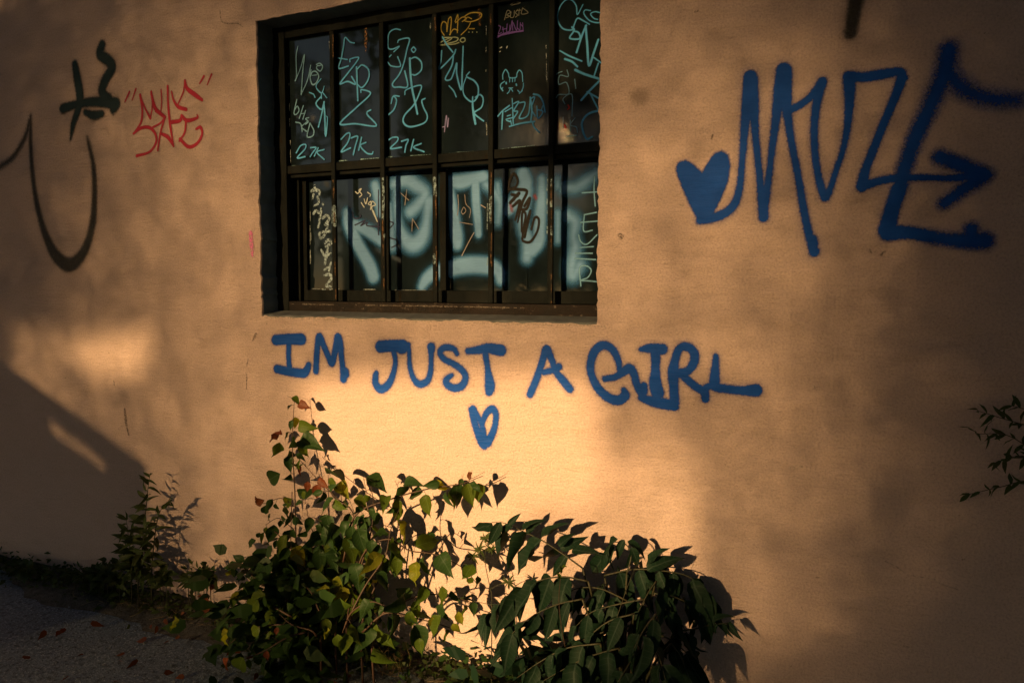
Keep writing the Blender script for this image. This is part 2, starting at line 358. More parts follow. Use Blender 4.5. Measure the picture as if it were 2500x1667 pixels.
# panes, each a thin sheet of its own
def pane(x0, x1, y, z0, z1):
    return link('pane', box_mesh('pane', x0, x1, y, y+0.004, z0, z1, M['glass']), win)
edges = [GX0]+BARS+[WX1]
for i in range(6):
    pane(edges[i]+0.0055, edges[i+1]-0.0055, GU+rng.uniform(-0.001, 0.001), RZ1+0.0005, GZT-0.0005)
low = [SX[1]]+sorted([(a+b)/2 for a, b in mull])+[WX1-0.002]
low = [SX[1], low[1], low[2], (low[2]+WX1)/2, WX1-0.002]
for i in range(4): pane(low[i]+0.001, low[i+1]-0.001, GL+rng.uniform(-0.001, 0.001), LZ0+0.0005, RZ1-0.04)
# the dark room behind
link('room_backing', box_mesh('room_backing', OX0-0.1, WX1+0.2, 0.30, 0.31, OZ0-0.1, OZ1+0.05, M['reveal']), win)

# ================================================================ paint: spray and marker strokes lying on the wall and on the glass
def ink_mesh(name, strokes, y, res, mat, soft, fills=(), halo=0.0, inset=0.0):
    segs = []; polys = []
    for st in strokes:
        s = st[1] if isinstance(st, tuple) else soft; st = st[0] if isinstance(st, tuple) else st
        P = []
        for (px, py, w) in st:
            a = wp(px, py, y); mpp = np.linalg.norm(wp(px+1, py, y)-a); P.append((a[0], a[2], w*mpp/2))
        C = catmull(P, 6)
        for i in range(len(C)-1): segs.append((C[i], C[i+1], s))
    for poly in fills: polys.append(np.array([wp(px, py, y)[[0, 2]] for px, py in poly]))
    allp = np.array([s[0][:2] for s in segs]+[s[1][:2] for s in segs]+[p for q in polys for p in q]) if segs or polys else None
    mr = max([s[0][2] for s in segs]+[0])+soft*2+halo*4+res*2
    x0, z0 = allp.min(0)-mr; x1, z1 = allp.max(0)+mr
    nx, nz = int((x1-x0)/res)+2, int((z1-z0)/res)+2
    gx = x0+np.arange(nx)*res; gz = z0+np.arange(nz)*res; A = np.zeros((nz, nx))
    for a, b, s in segs:
        m = max(a[2], b[2])+s*1.5+halo*4+res
        i0 = max(0, int((min(a[0], b[0])-m-x0)/res)); i1 = min(nx, int((max(a[0], b[0])+m-x0)/res)+2)
        j0 = max(0, int((min(a[1], b[1])-m-z0)/res)); j1 = min(nz, int((max(a[1], b[1])+m-z0)/res)+2)
        X, Z = np.meshgrid(gx[i0:i1], gz[j0:j1]); dx, dz = b[0]-a[0], b[1]-a[1]; l2 = dx*dx+dz*dz+1e-12
        t = np.clip(((X-a[0])*dx+(Z-a[1])*dz)/l2, 0, 1)
        d = np.hypot(X-a[0]-t*dx, Z-a[1]-t*dz); r = a[2]+(b[2]-a[2])*t
        v = np.clip(0.5+(r-d)/s-inset, 0, 1); v = v*v*(3-2*v)
        if halo: v = np.maximum(v, 0.30*np.exp(-np.clip(d-r, 0, None)/halo))
        A[j0:j1, i0:i1] = np.maximum(A[j0:j1, i0:i1], v)
    for q in polys:
        X, Z = np.meshgrid(gx, gz); ins = np.zeros(X.shape, bool); dm = np.full(X.shape, 9.0)
        for i in range(len(q)):
            a, b = q[i], q[(i+1) % len(q)]
            c = ((a[1] > Z) != (b[1] > Z)) & (X < (b[0]-a[0])*(Z-a[1])/(b[1]-a[1]+1e-12)+a[0]); ins ^= c
            e = b-a; t = np.clip(((X-a[0])*e[0]+(Z-a[1])*e[1])/(e@e+1e-12), 0, 1); dm = np.minimum(dm, np.hypot(X-a[0]-t*e[0], Z-a[1]-t*e[1]))
        v = np.clip(0.5+np.where(ins, dm, -dm)/soft, 0, 1); A = np.maximum(A, v*v*(3-2*v))
    A[A < 0.012] = 0
    keep = (A[:-1, :-1]+A[1:, :-1]+A[:-1, 1:]+A[1:, 1:]) > 0
    jj, ii = np.nonzero(keep); f = np.stack([jj*nx+ii, jj*nx+ii+1, (jj+1)*nx+ii+1, (jj+1)*nx+ii], 1)
    used, inv = np.unique(f, return_inverse=True); f = inv.reshape(f.shape)
    V = np.stack([gx[used % nx], np.full(len(used), y), gz[used//nx]], 1)
    me = bulk_mesh(name, V, f, mat); at = me.attributes.new('ink', 'FLOAT', 'POINT'); at.data.foreach_set('value', A.ravel()[used].astype(np.float32)); return me
def paint(name, label, parent, zoom, text, w, y, res, mat, soft, fills=(), halo=0.0):
    """text: strokes split by '/', points 'x,y[,w]' in the crop's own pixels; a stroke may start with '~k' to be k times softer"""
    S = strokes_of(zoom, text, w, soft)
    if name == 'graffiti_curve' or mat is RED: S = [([(a, b, c*(0.82 if mat is BLACK else 0.76)) for a, b, c in p], q) for p, q in S]
    o = link(name, ink_mesh(name, S, y, res, mat, soft, [[zoom.p(p) for p in f] for f in fills], halo), parent)
    if label: o['label'] = label
    else: o['kind'] = 'stuff'
    return o
def strokes_of(zoom, text, w, soft):
    S = []
    for st in text.replace('\n', ' ').split('/'):
        st = st.split()
        if not st: continue
        s = soft
        if st[0][0] == '~': s = soft*float(st[0][1:]); st = st[1:]
        pts = []
        for q in st:
            q = [float(v) for v in q.split(',')]
            if len(q) < 3: q.append(w)
            pts.append(zoom.p(q))
        if len(pts) == 1: pts.append((pts[0][0]+0.5, pts[0][1]+0.5, pts[0][2]))
        S.append((pts, s))
    return S
def paint_multi(name, label, parent, groups, w, y, res, mat, soft, halo=0.0, fills=(), inset=0.0):
    S = []
    for zoom, text in groups: S += strokes_of(zoom, text, w, soft)
    o = link(name, ink_mesh(name, S, y, res, mat, soft, fills, halo, inset), parent)
    if label: o['label'] = label
    else: o['kind'] = 'stuff'
    return o
BLUE = mat_ink('blue_spray', (0.0002, 0.052, 0.30)); BLACK = mat_ink('black_spray', (0.014, 0.018, 0.020), dens=0.8)
TEALD = mat_ink('faded_teal_spray', (0.010, 0.024, 0.028)); RED = mat_ink('red_marker', (0.40, 0.016, 0.045), scale=320, dens=0.9)
PINK = mat_ink('pink_paint', (0.75, 0.20, 0.42), dry=0.4); CYAN = mat_ink('pale_blue_marker', (0.11, 0.44, 0.85), scale=700)
CYANT = mat_ink('grey_blue_marker', (0.19, 0.40, 0.58), scale=700)
YEL = mat_ink('ochre_marker', (0.36, 0.27, 0.05), scale=700); PALE = mat_ink('pale_green_marker', (0.30, 0.36, 0.24), scale=700)
VIO = mat_ink('violet_marker', (0.14, 0.07, 0.32), scale=700); GREY = mat_ink('grey_marker', (0.20, 0.20, 0.16), scale=700)
WHITE = mat_ink('white_marker', (0.40, 0.52, 0.60), scale=500, dry=0.45); WHITEF = mat_ink('white_thin_marker', (0.55, 0.58, 0.56), scale=700)
SPRAY = mat_ink('pale_spray', (0.20, 0.41, 0.74), grain=1.2, scale=500, dens=0.94, fringe=(0.03, 0.22, 0.52)); PURP = mat_ink('dark_violet_marker', (0.025, 0.022, 0.06), scale=700)
INKB = mat_ink('black_marker', (0.012, 0.010, 0.009), scale=700); REDP = mat_ink('red_paint_dot', (0.55, 0.03, 0.02), scale=500)
CHIP = mat_ink('chipped_putty', (0.34, 0.38, 0.38), scale=260, dry=0.9); OCHC = mat_ink('rust_chip', (0.15, 0.08, 0.035), scale=260, dry=0.7)
CRACK = mat_ink('hairline_crack', (0.10, 0.07, 0.05), scale=300, dry=0.5, dens=0.7); SMUDGE = mat_ink('grey_smudge', (0.16, 0.12, 0.085), dens=0.35); PATCH = mat_ink('pale_filler', (0.66, 0.56, 0.47), dens=0.5, dry=0.5)

# --- big wall lettering
paint_multi('graffiti_lettering', 'blue spray-painted words IM JUST A GIRL below the window', wall, [(ZE, '''
245,168,70 350,160,72 455,162,80 / 352,190,42 350,300,40 358,400,44 / 255,405,58 350,425,60 470,440,62 500,412,55 515,372,44 /
575,420,50 580,300,46 590,190,48 605,142,55 640,220,48 680,310,48 705,355,55 725,290,50 745,190,52 755,142,55 775,200,50 785,320,46 798,420,50 800,488,56 / 818,425,55 822,450,52 /
1105,222,88 1190,215,85 1290,218,95 / 1275,245,70 1290,240,70 / 1212,250,46 1226,340,42 1210,440,46 1170,530,55 1110,570,62 1066,530,55 1063,470,50 1070,438,40 /
1335,205,36 1340,300,36 1348,400,40 1380,490,46 1430,530,55 1490,500,50 1515,420,44 1520,330,42 1518,240,55 / 1520,225,68 1522,240,64 /
1732,280,40 1700,238,48 1630,230,52 1592,268,48 1625,322,48 1700,362,50 1770,412,54 1802,470,54 1775,540,58 1710,562,58 1650,530,58 1645,490,48 1690,455,34 /
1820,258,48 1900,250,62 1990,236,78 2090,252,92 / 1965,285,54 1980,380,48 1990,450,58 2002,540,84 1995,590,66'''), (ZF, '''
315,612,58 370,480,58 420,330,58 450,240,64 490,320,56 530,430,54 580,492,66 640,568,66 / 430,430,48 500,415,52 550,388,62 /
1050,420,42 1040,340,58 990,245,68 910,210,74 840,270,72 810,380,66 830,480,66 880,570,72 960,640,78 1040,662,82 1095,622,80 1085,575,46 /
930,485,52 1010,472,58 1080,430,70 1130,402,82 1165,440,68 1190,530,66 1230,600,76 / 1250,540,60 1255,590,58 /
1225,245,42 1300,235,78 1400,242,92 / 1345,280,86 1345,400,74 1342,520,105 1362,600,112 / 1230,640,66 1320,672,84 1420,690,96 1500,710,80 /
1500,680,86 1495,560,78 1490,440,96 1505,330,72 1540,240,68 1600,222,76 1660,270,78 1660,350,76 1610,420,72 1540,440,82 / 1580,470,72 1660,540,70 1740,592,76 1755,650,70 /
1840,300,50 1835,390,68 1830,490,88 1835,550,82 1940,570,76 2060,582,82 2165,580,116 / 1760,560,66 1800,540,60''')], 50, -0.0020, 0.003, BLUE, 0.010, 0.006)
paint_multi('graffiti_heart', 'small open blue spray-painted heart under the word JUST', wall, [(ZE, '''
1850,740,50 1870,820,54 1900,920,58 1940,1010,70 1958,1045,40 / 1862,735,58 1900,790,44 1935,860,44 1950,930,48 / 1940,850,40 1970,772,48 2020,732,58 2050,775,50 2045,860,48 2020,940,54 1980,1010,70 / 1945,975,84 1955,1000,80''')], 50, -0.0020, 0.003, BLUE, 0.008, 0.005)
heart = [ZG.p(p) for p in ((115, 950), (125, 915), (170, 900), (215, 925), (262, 970), (290, 920), (330, 865), (370, 848), (410, 870), (422, 930), (410, 1020), (375, 1110), (335, 1190), (300, 1262), (235, 1260), (225, 1220), (190, 1150), (150, 1060), (120, 980))]
paint_multi('graffiti_lettering', 'large blue spray-painted name MUZE with filled heart and arrow, right of the window', wall, [(ZG, '''
250,1240,50 330,1225,55 400,1195,55 450,1140,50 475,1050,42 485,950,40 493,850,42 505,700,55 525,560,80 533,432,78 / 545,450,68 555,600,58 562,750,45 577,900,42 592,1050,45 607,1200,60 608,1224,60 /
612,1180,50 638,1000,42 655,850,42 675,700,50 695,550,70 720,392,85 / 730,400,84 735,550,68 750,700,48 775,850,45 805,1000,45 830,1150,48 855,1280,50 885,1390,58 895,1418,64 / 888,1345,52 892,1370,56 /
750,620,58 800,600,48 870,550,48 915,500,58 940,460,60 / 935,470,62 910,570,55 895,700,48 897,850,45 915,980,45 940,1080,50 958,1112,52 985,1060,40 1020,950,38 1055,850,38 1080,720,45 1092,580,58 1092,450,75'''), (ZH, '''
165,432,72 250,435,62 350,420,68 450,405,56 472,440,60 / 465,440,66 430,540,58 370,680,54 310,830,54 260,960,58 240,1050,72 / 240,1050,68 320,1025,54 420,1005,54 560,1000,45 700,1003,42 800,1000,50 / ~1.8 700,1003,42 800,1000,48 930,985,90 /
~3 680,885,98 760,915,98 850,955,106 930,985,106 / ~3 910,1000,106 820,1060,88 740,1120,78 705,1145,78 /
~4 730,280,108 710,400,116 660,520,106 600,650,102 / ~3 600,650,102 540,780,98 490,920,94 450,1060,94 / ~1.4 450,1060,94 410,1180,94 380,1300,104 / ~5 730,420,106 800,490,96 900,540,94 1000,560,92 1110,565,74 /
~1.4 390,1310,108 500,1310,86 620,1330,86 / ~3 620,1330,88 740,1350,92 860,1355,114 930,1355,114 / ~3 855,1290,88 860,1320,88''')], 50, -0.0020, 0.004, BLUE, 0.012, 0.007, [heart])
paint('graffiti_stroke', 'thick dark spray stroke running off the top edge above the MUZE tag', wall, ZH, '240,-110,100 215,-40,92 195,70,84 176,188,74', 80, -0.0020, 0.004, BLACK, 0.020, halo=0.008)
# --- left hand tags
paint('graffiti_curve', 'long dark U-shaped spray curve at the left edge of the wall', wall, ZI, '''~1.3 0,862,22 80,800,26 150,680,26 175,590,20 / 180,560,14 178,660,24 180,760,25 190,900,28 210,1050,32 245,1200,40 290,1320,54 340,1400,68 410,1440,72 480,1380,58 525,1280,48 550,1150,44 556,1000,38 548,850,32 525,740,24 512,685,10''', 30, -0.0020, 0.0035, BLACK, 0.028, halo=0.008)
paint('graffiti_tag', 'dark teal brushed tag above the U-shaped curve at the left', wall, ZI, '''600,145,40 588,200,44 640,240,48 660,280,44 620,350,44 600,420,44 640,470,48 670,510,48 / 440,260,34 455,350,44 470,450,44 460,520,38 430,610,28 415,700,10 / 370,520,40 450,495,34 560,480,40 680,490,52 / 500,540,24 550,560,38 600,550,28 / 655,530,18 668,556,6 / 385,520,20 380,545,6''', 40, -0.0024, 0.0035, TEALD, 0.020, halo=0.006)
paint('graffiti_tag', 'red marker tag in quotation marks left of the window', wall, ZI, '''762,422,14 735,482,8 / 800,404,12 778,470,8 / 1200,330,15 1176,372,10 / 1246,318,13 1220,380,8 /
825,440,18 837,520,16 830,600,15 785,668,8 / 825,450,13 860,530,12 885,576,16 / 885,580,10 897,500,11 890,422,16 / 890,425,14 910,510,24 945,550,16 / 945,555,9 952,480,9 948,408,9 / 920,530,26 970,570,20 / 987,388,16 990,500,16 1002,620,18 1022,742,10 /
1010,420,12 1022,470,14 1050,510,22 1096,525,22 / 1045,500,9 1080,420,11 1088,352,11 1100,400,24 1150,440,28 1190,470,18 /
785,668,13 830,635,18 880,632,20 915,670,18 918,720,16 880,775,14 805,798,18 / 900,630,13 945,605,12 968,575,13 / 970,575,12 945,660,14 928,765,13 / 945,665,16 990,690,24 1022,742,12 / 1010,600,24 1060,590,22 1068,560,17 / 1070,560,16 1100,590,24 1160,575,17 1160,555,9 / 1095,590,17 1087,660,15 1055,712,11 / 1060,700,20 1110,745,22 1160,725,20 1190,670,17 1180,630,20 1155,640,15''', 14, -0.0020, 0.002, RED, 0.004)
paint('paint_or_reflection_mark', 'short pink paint mark beside the left edge of the window', wall, ZC, '42,675,32 50,780,34 57,868,20', 30, -0.0020, 0.002, PINK, 0.005)
# --- wear on the stucco
paint('hairline_crack', None, wall, ZE, '85,115,9 72,160,6 / 20,320,6 8,380,5 / 5,450,8 8,490,9 6,570,6 / 30,640,4 24,670,3', 6, -0.0012, 0.002, CRACK, 0.004)
paint('hairline_crack', None, wall, Zoom(0, 700, 2.614), '795,780,10 800,830,16 806,880,12 822,945,10 / 726,600,4 730,628,4 / 1630,300,8 1612,345,6', 6, -0.0012, 0.002, CRACK, 0.006)
paint('hairline_crack', None, wall, Zoom(1800, 900, 2.044), '740,960,3 790,985,3 840,1020,2 / 870,1030,2 990,1052,3 / 1010,1070,2 1100,1100,3 / 385,85,4 388,100,3 / 210,215,5 222,216,4 / 395,1040,6 408,1040,6', 3, -0.0012, 0.002, CRACK, 0.004)
paint('hairline_crack', None, wall, Zoom(0, 0, 1), '537,28,2 541,52,2 556,58,2 580,58,2 592,66,2 / 1513,574,10 1519,578,8 1514,584,6 / 2122,610,5 2128,617,4 / 2152,622,6 2160,615,6 / 1740,330,4 1738,338,6 / 1698,29,5 1704,27,5 / 1660,500,3 1668,502,3', 3, -0.0012, 0.0018, CRACK, 0.004)
paint('smudge', None, wall, Zoom(0, 0, 1), '1552,236,30 1566,238,34', 34, -0.0012, 0.005, SMUDGE, 0.04)
paint('filler_patch', None, wall, Zoom(1800, 900, 2.044), '270,493,14 320,488,12', 12, -0.0012, 0.003, PATCH, 0.012)
# pale worn plaster arris along the sill
S = []
for i in range(60):
    x = rng.uniform(640, 1455); y = 771.4+(x-638)*0.0258+3.2+rng.normal(0, 0.8); S.append(([(x, y, rng.uniform(1.5, 3.5)), (x+rng.uniform(6, 26), y+rng.normal(0.4, 0.7), rng.uniform(1, 3))], 0.004))
link('filler_patch', ink_mesh('filler_patch', S, -0.0016, 0.002, mat_ink('pale_arris', (0.62, 0.50, 0.40), dens=0.55, dry=0.5), 0.004), wall)['kind'] = 'stuff'

# --- marker tags on the upper panes
TU = GU-0.0035; TL = GL-0.0035; TB = FR-0.0035
K27 = {0: '460,1395,10 500,1330,10 545,1320,10 540,1360,10 470,1440,11 540,1430,11 / 590,1348,10 640,1348,10 605,1400,10 588,1430,10 / 660,1350,10 625,1425,10 / 715,1365,9 650,1390,9 715,1455,10',
       1: '870,1270,11 920,1220,11 950,1222,11 930,1300,12 870,1385,12 955,1350,12 / 960,1260,12 1020,1245,12 1000,1330,12 980,1410,13 / 1055,1255,12 1030,1370,13 / 1095,1300,11 1045,1330,11 1100,1395,12 1150,1405,11 1160,1385,9',
       2: '1305,1275,11 1340,1255,11 1385,1255,11 1380,1290,11 1320,1355,12 1420,1345,12 / 1420,1290,12 1480,1275,12 1460,1330,12 1450,1388,12 / 1530,1275,12 1505,1375,13 / 1600,1310,11 1530,1345,11 1625,1385,12'}
for i, (d, who) in enumerate(((K27[0], 'first'), (K27[1], 'second'), (K27[2], 'third'))):
    paint('marker_tag', 'pale blue 27K at the foot of the %s upper pane from the left' % who, win, ZA, d, 10, TU, 0.0016, CYAN, 0.0026)
paint('marker_tag', 'thin grey-blue scrawl on the leftmost upper pane', win, ZA, '''475,425,6 460,500,8 460,600,8 463,700,10 450,740,8 / 455,735,6 500,620,7 535,500,8 520,650,9 505,865,9 / 505,860,8 560,740,8 592,600,8 / 595,640,8 585,700,10 605,770,11 640,760,11 665,700,10 640,655,10 605,660,10 590,700,8 / 605,690,6 650,685,6 /
645,590,9 675,580,9 700,610,9 680,650,9 648,630,9 650,605,8 680,600,8 / 465,910,8 440,1030,9 460,1045,9 485,1010,9 470,970,9 448,1000,8 / 525,965,8 488,1080,9 / 545,1010,8 520,1090,8 / 500,1040,7 540,1035,7 / 575,1075,7 545,1085,8 570,1110,8 545,1135,8 /
455,1115,9 500,1130,9 515,1200,9 / 560,1110,8 510,1160,8 555,1200,9 / 585,1125,9 560,1245,9 610,1240,9 620,1190,9 588,1130,9''', 8, TU, 0.0016, CYANT, 0.0026)
paint('marker_tag', 'zigzag pale blue strokes low on the leftmost upper pane', win, ZA, '''685,720,7 640,790,8 690,850,9 715,790,7 / 690,850,9 690,900,9 / 740,895,6 700,845,8 / 580,845,8 615,860,8 632,890,8 / 690,880,10 640,945,12 690,1000,10 715,930,12 690,1050,12 662,1160,12 / 712,930,10 720,1050,14 728,1240,14 745,1090,9 735,1060,6''', 8, TU-0.0004, 0.0016, CYAN, 0.0026)
paint('marker_tag', 'pale blue letters EZPZ down the second upper pane', win, ZA, '''990,395,9 950,385,9 905,345,9 890,430,11 870,540,11 848,625,11 935,605,11 / 835,530,9 925,545,9 / 950,565,10 955,540,10 1028,525,10 1000,580,11 930,670,12 860,765,12 930,745,12 1000,770,12 965,700,12 / 1010,615,14 1015,750,14 1022,920,12 /
1010,640,10 1060,595,11 1120,640,12 1115,730,12 1060,800,11 1015,770,10 / 1050,845,9 1055,820,10 1130,840,11 1120,880,11 1000,990,12 860,1130,13 1000,1130,12 1190,1150,11 1110,1050,13 1110,1020,12 1140,1005,10''', 10, TU, 0.0016, CYAN, 0.0026)
paint('marker_tag', 'pale blue looping letters down the third upper pane', win, ZA, '''1410,275,9 1360,268,9 1310,300,10 1295,370,10 1300,440,10 1340,450,10 1400,425,9 1350,475,9 / 1385,390,9 1400,365,9 1490,355,11 1470,450,12 1440,580,12 1400,680,12 1340,760,12 1350,795,12 1400,795,12 1475,790,12 1450,650,13 / 1295,570,9 1330,605,9 1410,605,10 1385,520,10 / 1310,520,8 1325,505,8 /
1530,430,10 1510,455,10 1530,480,10 1550,455,10 1530,430,10 / 1495,535,18 1500,650,18 1515,800,18 1540,920,18 1565,1040,16 / 1500,540,10 1550,525,11 1600,570,12 1600,640,12 1550,685,12 1505,680,10 / 1450,865,9 1465,820,10 1595,780,12 1580,860,12 1530,960,13 1450,1050,14 1435,1110,14 1470,1150,14 1530,1155,13 1630,1120,12 1655,1060,12 1620,980,12 1605,920,12 1635,900,10 /
1400,880,9 1345,880,12 1325,945,10 / 1350,875,10 1375,920,12 1350,1000,13 1305,1045,12''', 10, TU, 0.0016, CYAN, 0.0026)
paint('marker_tag', 'ochre scribbled letters at the top of the fourth upper pane', win, ZB, '''315,325,9 285,270,9 300,205,9 335,215,9 340,280,9 / 340,290,9 355,180,9 380,170,9 370,320,9 / 365,320,9 400,270,9 440,280,9 / 415,200,9 440,140,9 435,300,9 / 420,210,8 480,160,9 520,170,9 480,200,9 / 490,160,9 560,120,10 650,125,10 640,170,10 560,200,9 500,190,9 530,160,8 565,175,8 / 470,320,8 530,260,8 560,200,8 / 540,265,8 590,265,9''', 9, TU, 0.0016, YEL, 0.0026)
paint('marker_tag', 'pale green flattened scribble under the ochre letters', win, ZB, '300,345,10 385,350,10 320,400,10 420,380,10 440,350,10 380,345,8 280,390,9 270,412,9 400,405,9 450,390,9 / 475,350,9 500,350,9 505,375,9 480,388,9 460,370,9 475,350,9 / 540,295,8 / 572,295,8 / 612,295,8', 9, TU-0.0004, 0.0016, PALE, 0.0026)
paint('marker_tag', 'pale blue letters running down the fourth upper pane', win, ZB, '''300,340,11 340,410,12 395,480,12 / 420,455,12 395,510,13 270,635,12 285,560,12 293,465,10 / 400,500,13 385,600,14 325,720,12 375,725,12 410,640,14 430,580,14 430,680,14 470,820,14 480,650,14 488,425,10 / 545,660,10 520,700,11 590,740,13 625,800,13 620,880,13 575,930,13 520,900,12 490,850,10 490,780,9 515,710,9 /
575,885,10 575,960,16 585,1050,20 600,1130,18 / 600,890,11 640,865,12 670,900,12 655,980,12 590,1030,12 640,1080,12 675,1105,11 / 360,785,9 400,830,10 425,885,11''', 12, TU-0.0008, 0.0016, CYAN, 0.0026)
paint('marker_tag', 'small violet zigzag low on the fourth upper pane', win, ZB, '300,1160,8 320,1160,8 318,1200,8 335,1055,8 345,1160,8 355,1080,8', 8, TU, 0.0016, mat_ink('lilac_marker', (0.28, 0.25, 0.50), scale=700), 0.0026)
paint('marker_tag', 'thin grey word BUSTA at the top of the fifth upper pane', win, ZB, '865,185,7 890,100,7 920,115,7 885,140,7 915,150,7 880,165,7 / 925,110,7 920,160,7 950,155,7 955,100,7 / 985,90,7 965,120,7 985,140,7 965,160,7 / 975,100,7 1015,95,7 / 1000,85,7 995,145,7 / 1030,75,7 1020,130,7 1080,118,7 1030,75,7 / 920,45,6 960,20,6 1010,30,6 930,50,6', 7, TU, 0.0014, GREY, 0.0026)
paint('marker_tag', 'violet underlined name on the fifth upper pane', win, ZB, '''810,235,7 830,250,7 810,310,7 840,300,7 / 850,250,7 855,300,7 / 845,270,7 880,265,7 / 890,220,7 885,290,7 910,285,7 915,230,7 / 920,280,7 935,190,7 940,280,7 / 945,210,7 975,280,7 985,190,7 / 985,260,7 1005,275,7 1010,210,7 / 1015,225,7 1030,245,7 / 1030,210,7 1035,275,7 / 795,345,14 860,310,14 950,295,14 1035,285,12 / 800,330,10 900,310,10 1030,280,10''', 7, TU, 0.0014, VIO, 0.0026)
paint('marker_tag', 'simple pale blue cat face drawn on the fifth upper pane', win, ZB, '''850,725,8 850,680,9 875,637,9 900,670,9 912,710,9 970,708,9 980,670,9 1000,642,9 1025,670,9 1032,745,9 / 912,715,8 912,750,8 / 938,710,7 938,748,7 / 962,710,7 960,745,7 / 865,745,8 832,770,9 830,800,9 850,830,9 / 880,755,14 881,765,14 / 972,770,14 975,780,14 / 905,805,8 940,803,8 / 920,805,8 905,840,8 890,855,7 / 925,810,8 940,835,7 /
1038,760,8 1035,800,9 1010,845,9 985,825,8 / 1000,855,7 1030,830,7 / 850,800,7 840,815,7''', 8, TU, 0.0014, CYAN, 0.0026)
paint('marker_tag', 'jagged pale blue tag under the cat face', win, ZB, '''805,1060,12 850,1010,12 910,965,14 / 850,1010,12 845,1090,12 840,1180,10 / 870,1020,10 930,985,10 / 890,1060,10 920,1050,10 / 880,1090,10 935,1075,10 / 885,1100,10 915,1110,12 / 935,900,8 940,1000,10 945,1130,12 / 940,950,10 995,930,12 950,1010,12 985,1020,12 945,1085,12 / 1000,940,10 1050,935,12 1040,990,12 1000,1080,12 1080,1050,12 1100,900,12 /
1100,890,14 1115,1000,16 1105,1110,14 / 1105,900,12 1140,890,12 1110,990,12 1145,1060,12 / 1160,970,12 1170,1080,12 1215,1020,12 1160,1000,10 / 1130,860,16 1180,875,16 1215,930,14 1235,1025,12 / 1215,965,10 1200,1010,10 / 910,1155,10 1000,1130,14 1090,1115,16 1140,1110,14 / 1120,1115,14 1135,1160,14 1185,1210,12 / 920,1100,10 930,1140,10''', 12, TU-0.0004, 0.0016, CYAN, 0.0026)
paint('paint_or_reflection_mark', None, win, ZB, '825,440,7 840,432,7 / 890,425,8 885,440,8 / 820,475,6 828,470,6', 6, TU, 0.0014, WHITEF, 0.0026)
paint('marker_tag', 'broad pale blue letters down the rightmost upper pane', win, ZB, '''1580,45,9 1530,135,10 1520,60,10 1480,5,9 1430,0,9 1380,50,10 1350,130,10 1355,200,11 1400,265,12 1480,275,13 1500,230,12 1530,170,12 1580,190,12 1640,225,10 / 1740,120,8 1690,110,9 1650,130,9 1680,170,9 1715,180,8 / 1650,100,8 1600,95,9 1590,130,10 1640,190,10 1720,210,10 1790,180,9 /
1480,250,16 1500,280,16 1460,350,14 1550,355,16 1540,300,14 1490,285,12 / 1610,235,18 1570,330,18 1522,480,18 / 1605,240,18 1620,420,20 1635,600,20 1680,480,20 1720,365,18 / 1670,520,12 1780,600,12 / 1720,580,14 1680,700,14 / 1510,640,22 1600,680,20 1760,730,20 / 1370,465,10 1450,510,14 1570,560,12 / 1415,540,18 1480,565,18 1530,610,16 / 1760,710,18 1640,830,20 1565,915,18 / 1620,840,16 1780,930,14 / 1650,860,14 1720,1000,14 /
1770,1000,18 1650,1030,20 1590,1080,20 1570,1150,20 1610,1265,18 1665,1250,16''', 12, TU, 0.0018, CYAN, 0.0028)
paint('marker_tag', 'thin pale blue digits beside the broad letters on the rightmost upper pane', win, ZB, '''1340,680,7 1360,665,8 1390,655,8 / 1435,640,8 1445,700,8 1370,690,8 1360,770,9 1430,755,9 1450,855,9 1360,865,8 1335,895,7 / 1505,725,8 1515,810,8 / 1415,950,8 1400,900,8 1480,865,8 1480,1060,9 / 1400,1070,9 1402,1165,9 / 1465,1095,8 1468,1200,9 / 1510,1075,8 1465,1140,8 1520,1160,9 1530,1210,8 / 1430,1245,9 1525,1235,9''', 8, TU-0.0006, 0.0016, CYANT, 0.0026)
paint('paint_or_reflection_mark', None, win, ZB, '1445,960,14 1455,985,14 1440,1000,10 / 1410,1140,14 1425,1165,14', 10, TU-0.0010, 0.0016, REDP, 0.003)
# --- sprayed letters and tags on the lower glass
paint_multi('spray_lettering', 'big soft pale blue spray letters across the lower panes', win, [(ZC, '''
880,500,78 900,600,105 950,720,105 1020,850,104 1080,960,108 1110,1050,104 / 950,600,86 1060,650,100 1150,720,90 1200,760,80 / 1125,260,80 1150,380,84 1165,500,70 / ~1.4 1255,430,40 1268,620,64 1275,800,70 /
~1.6 1290,250,90 1400,215,120 1480,260,116 1560,330,104 1500,430,104 1430,490,100 / ~1.6 1310,300,60 1310,450,70 1330,600,86 1380,720,120 1460,770,140 1540,700,124 1575,560,90 1590,400,116 /
1530,1140,70 1570,1075,96 1640,1020,110 1710,1000,110'''), (ZD, '''
330,220,86 440,230,124 560,200,104 640,185,104 / 350,260,68 370,420,88 390,560,106 410,700,114 415,775,90 / ~0.6 572,230,78 577,400,78 592,560,72 600,685,62 / ~1.6 660,250,80 720,300,80 780,400,84 770,580,60 / ~1.4 765,250,50 775,330,60 /
990,160,116 1010,240,126 960,330,116 900,420,120 860,480,90 / ~1.3 1000,300,146 985,500,124 992,640,106 1022,720,112 1030,830,112 1020,890,100 / 1150,200,76 1150,350,88 1140,480,104 1130,620,114 1120,750,116 1060,830,112 / ~1.3 1290,200,56 1290,270,56 / ~1.3 1290,500,56 1290,740,56 /
~1.8 1350,280,104 1460,270,110 1560,200,110 1620,150,80 / ~1.8 1380,520,104 1440,580,110 1425,700,92 1440,800,112 1410,960,120 1420,1050,110 1480,950,110 /
330,990,126 450,960,140 560,950,142 680,960,142 770,1000,106 790,1085,80''')], 90, TL, 0.004, SPRAY, 0.034, 0.008, inset=-0.02)
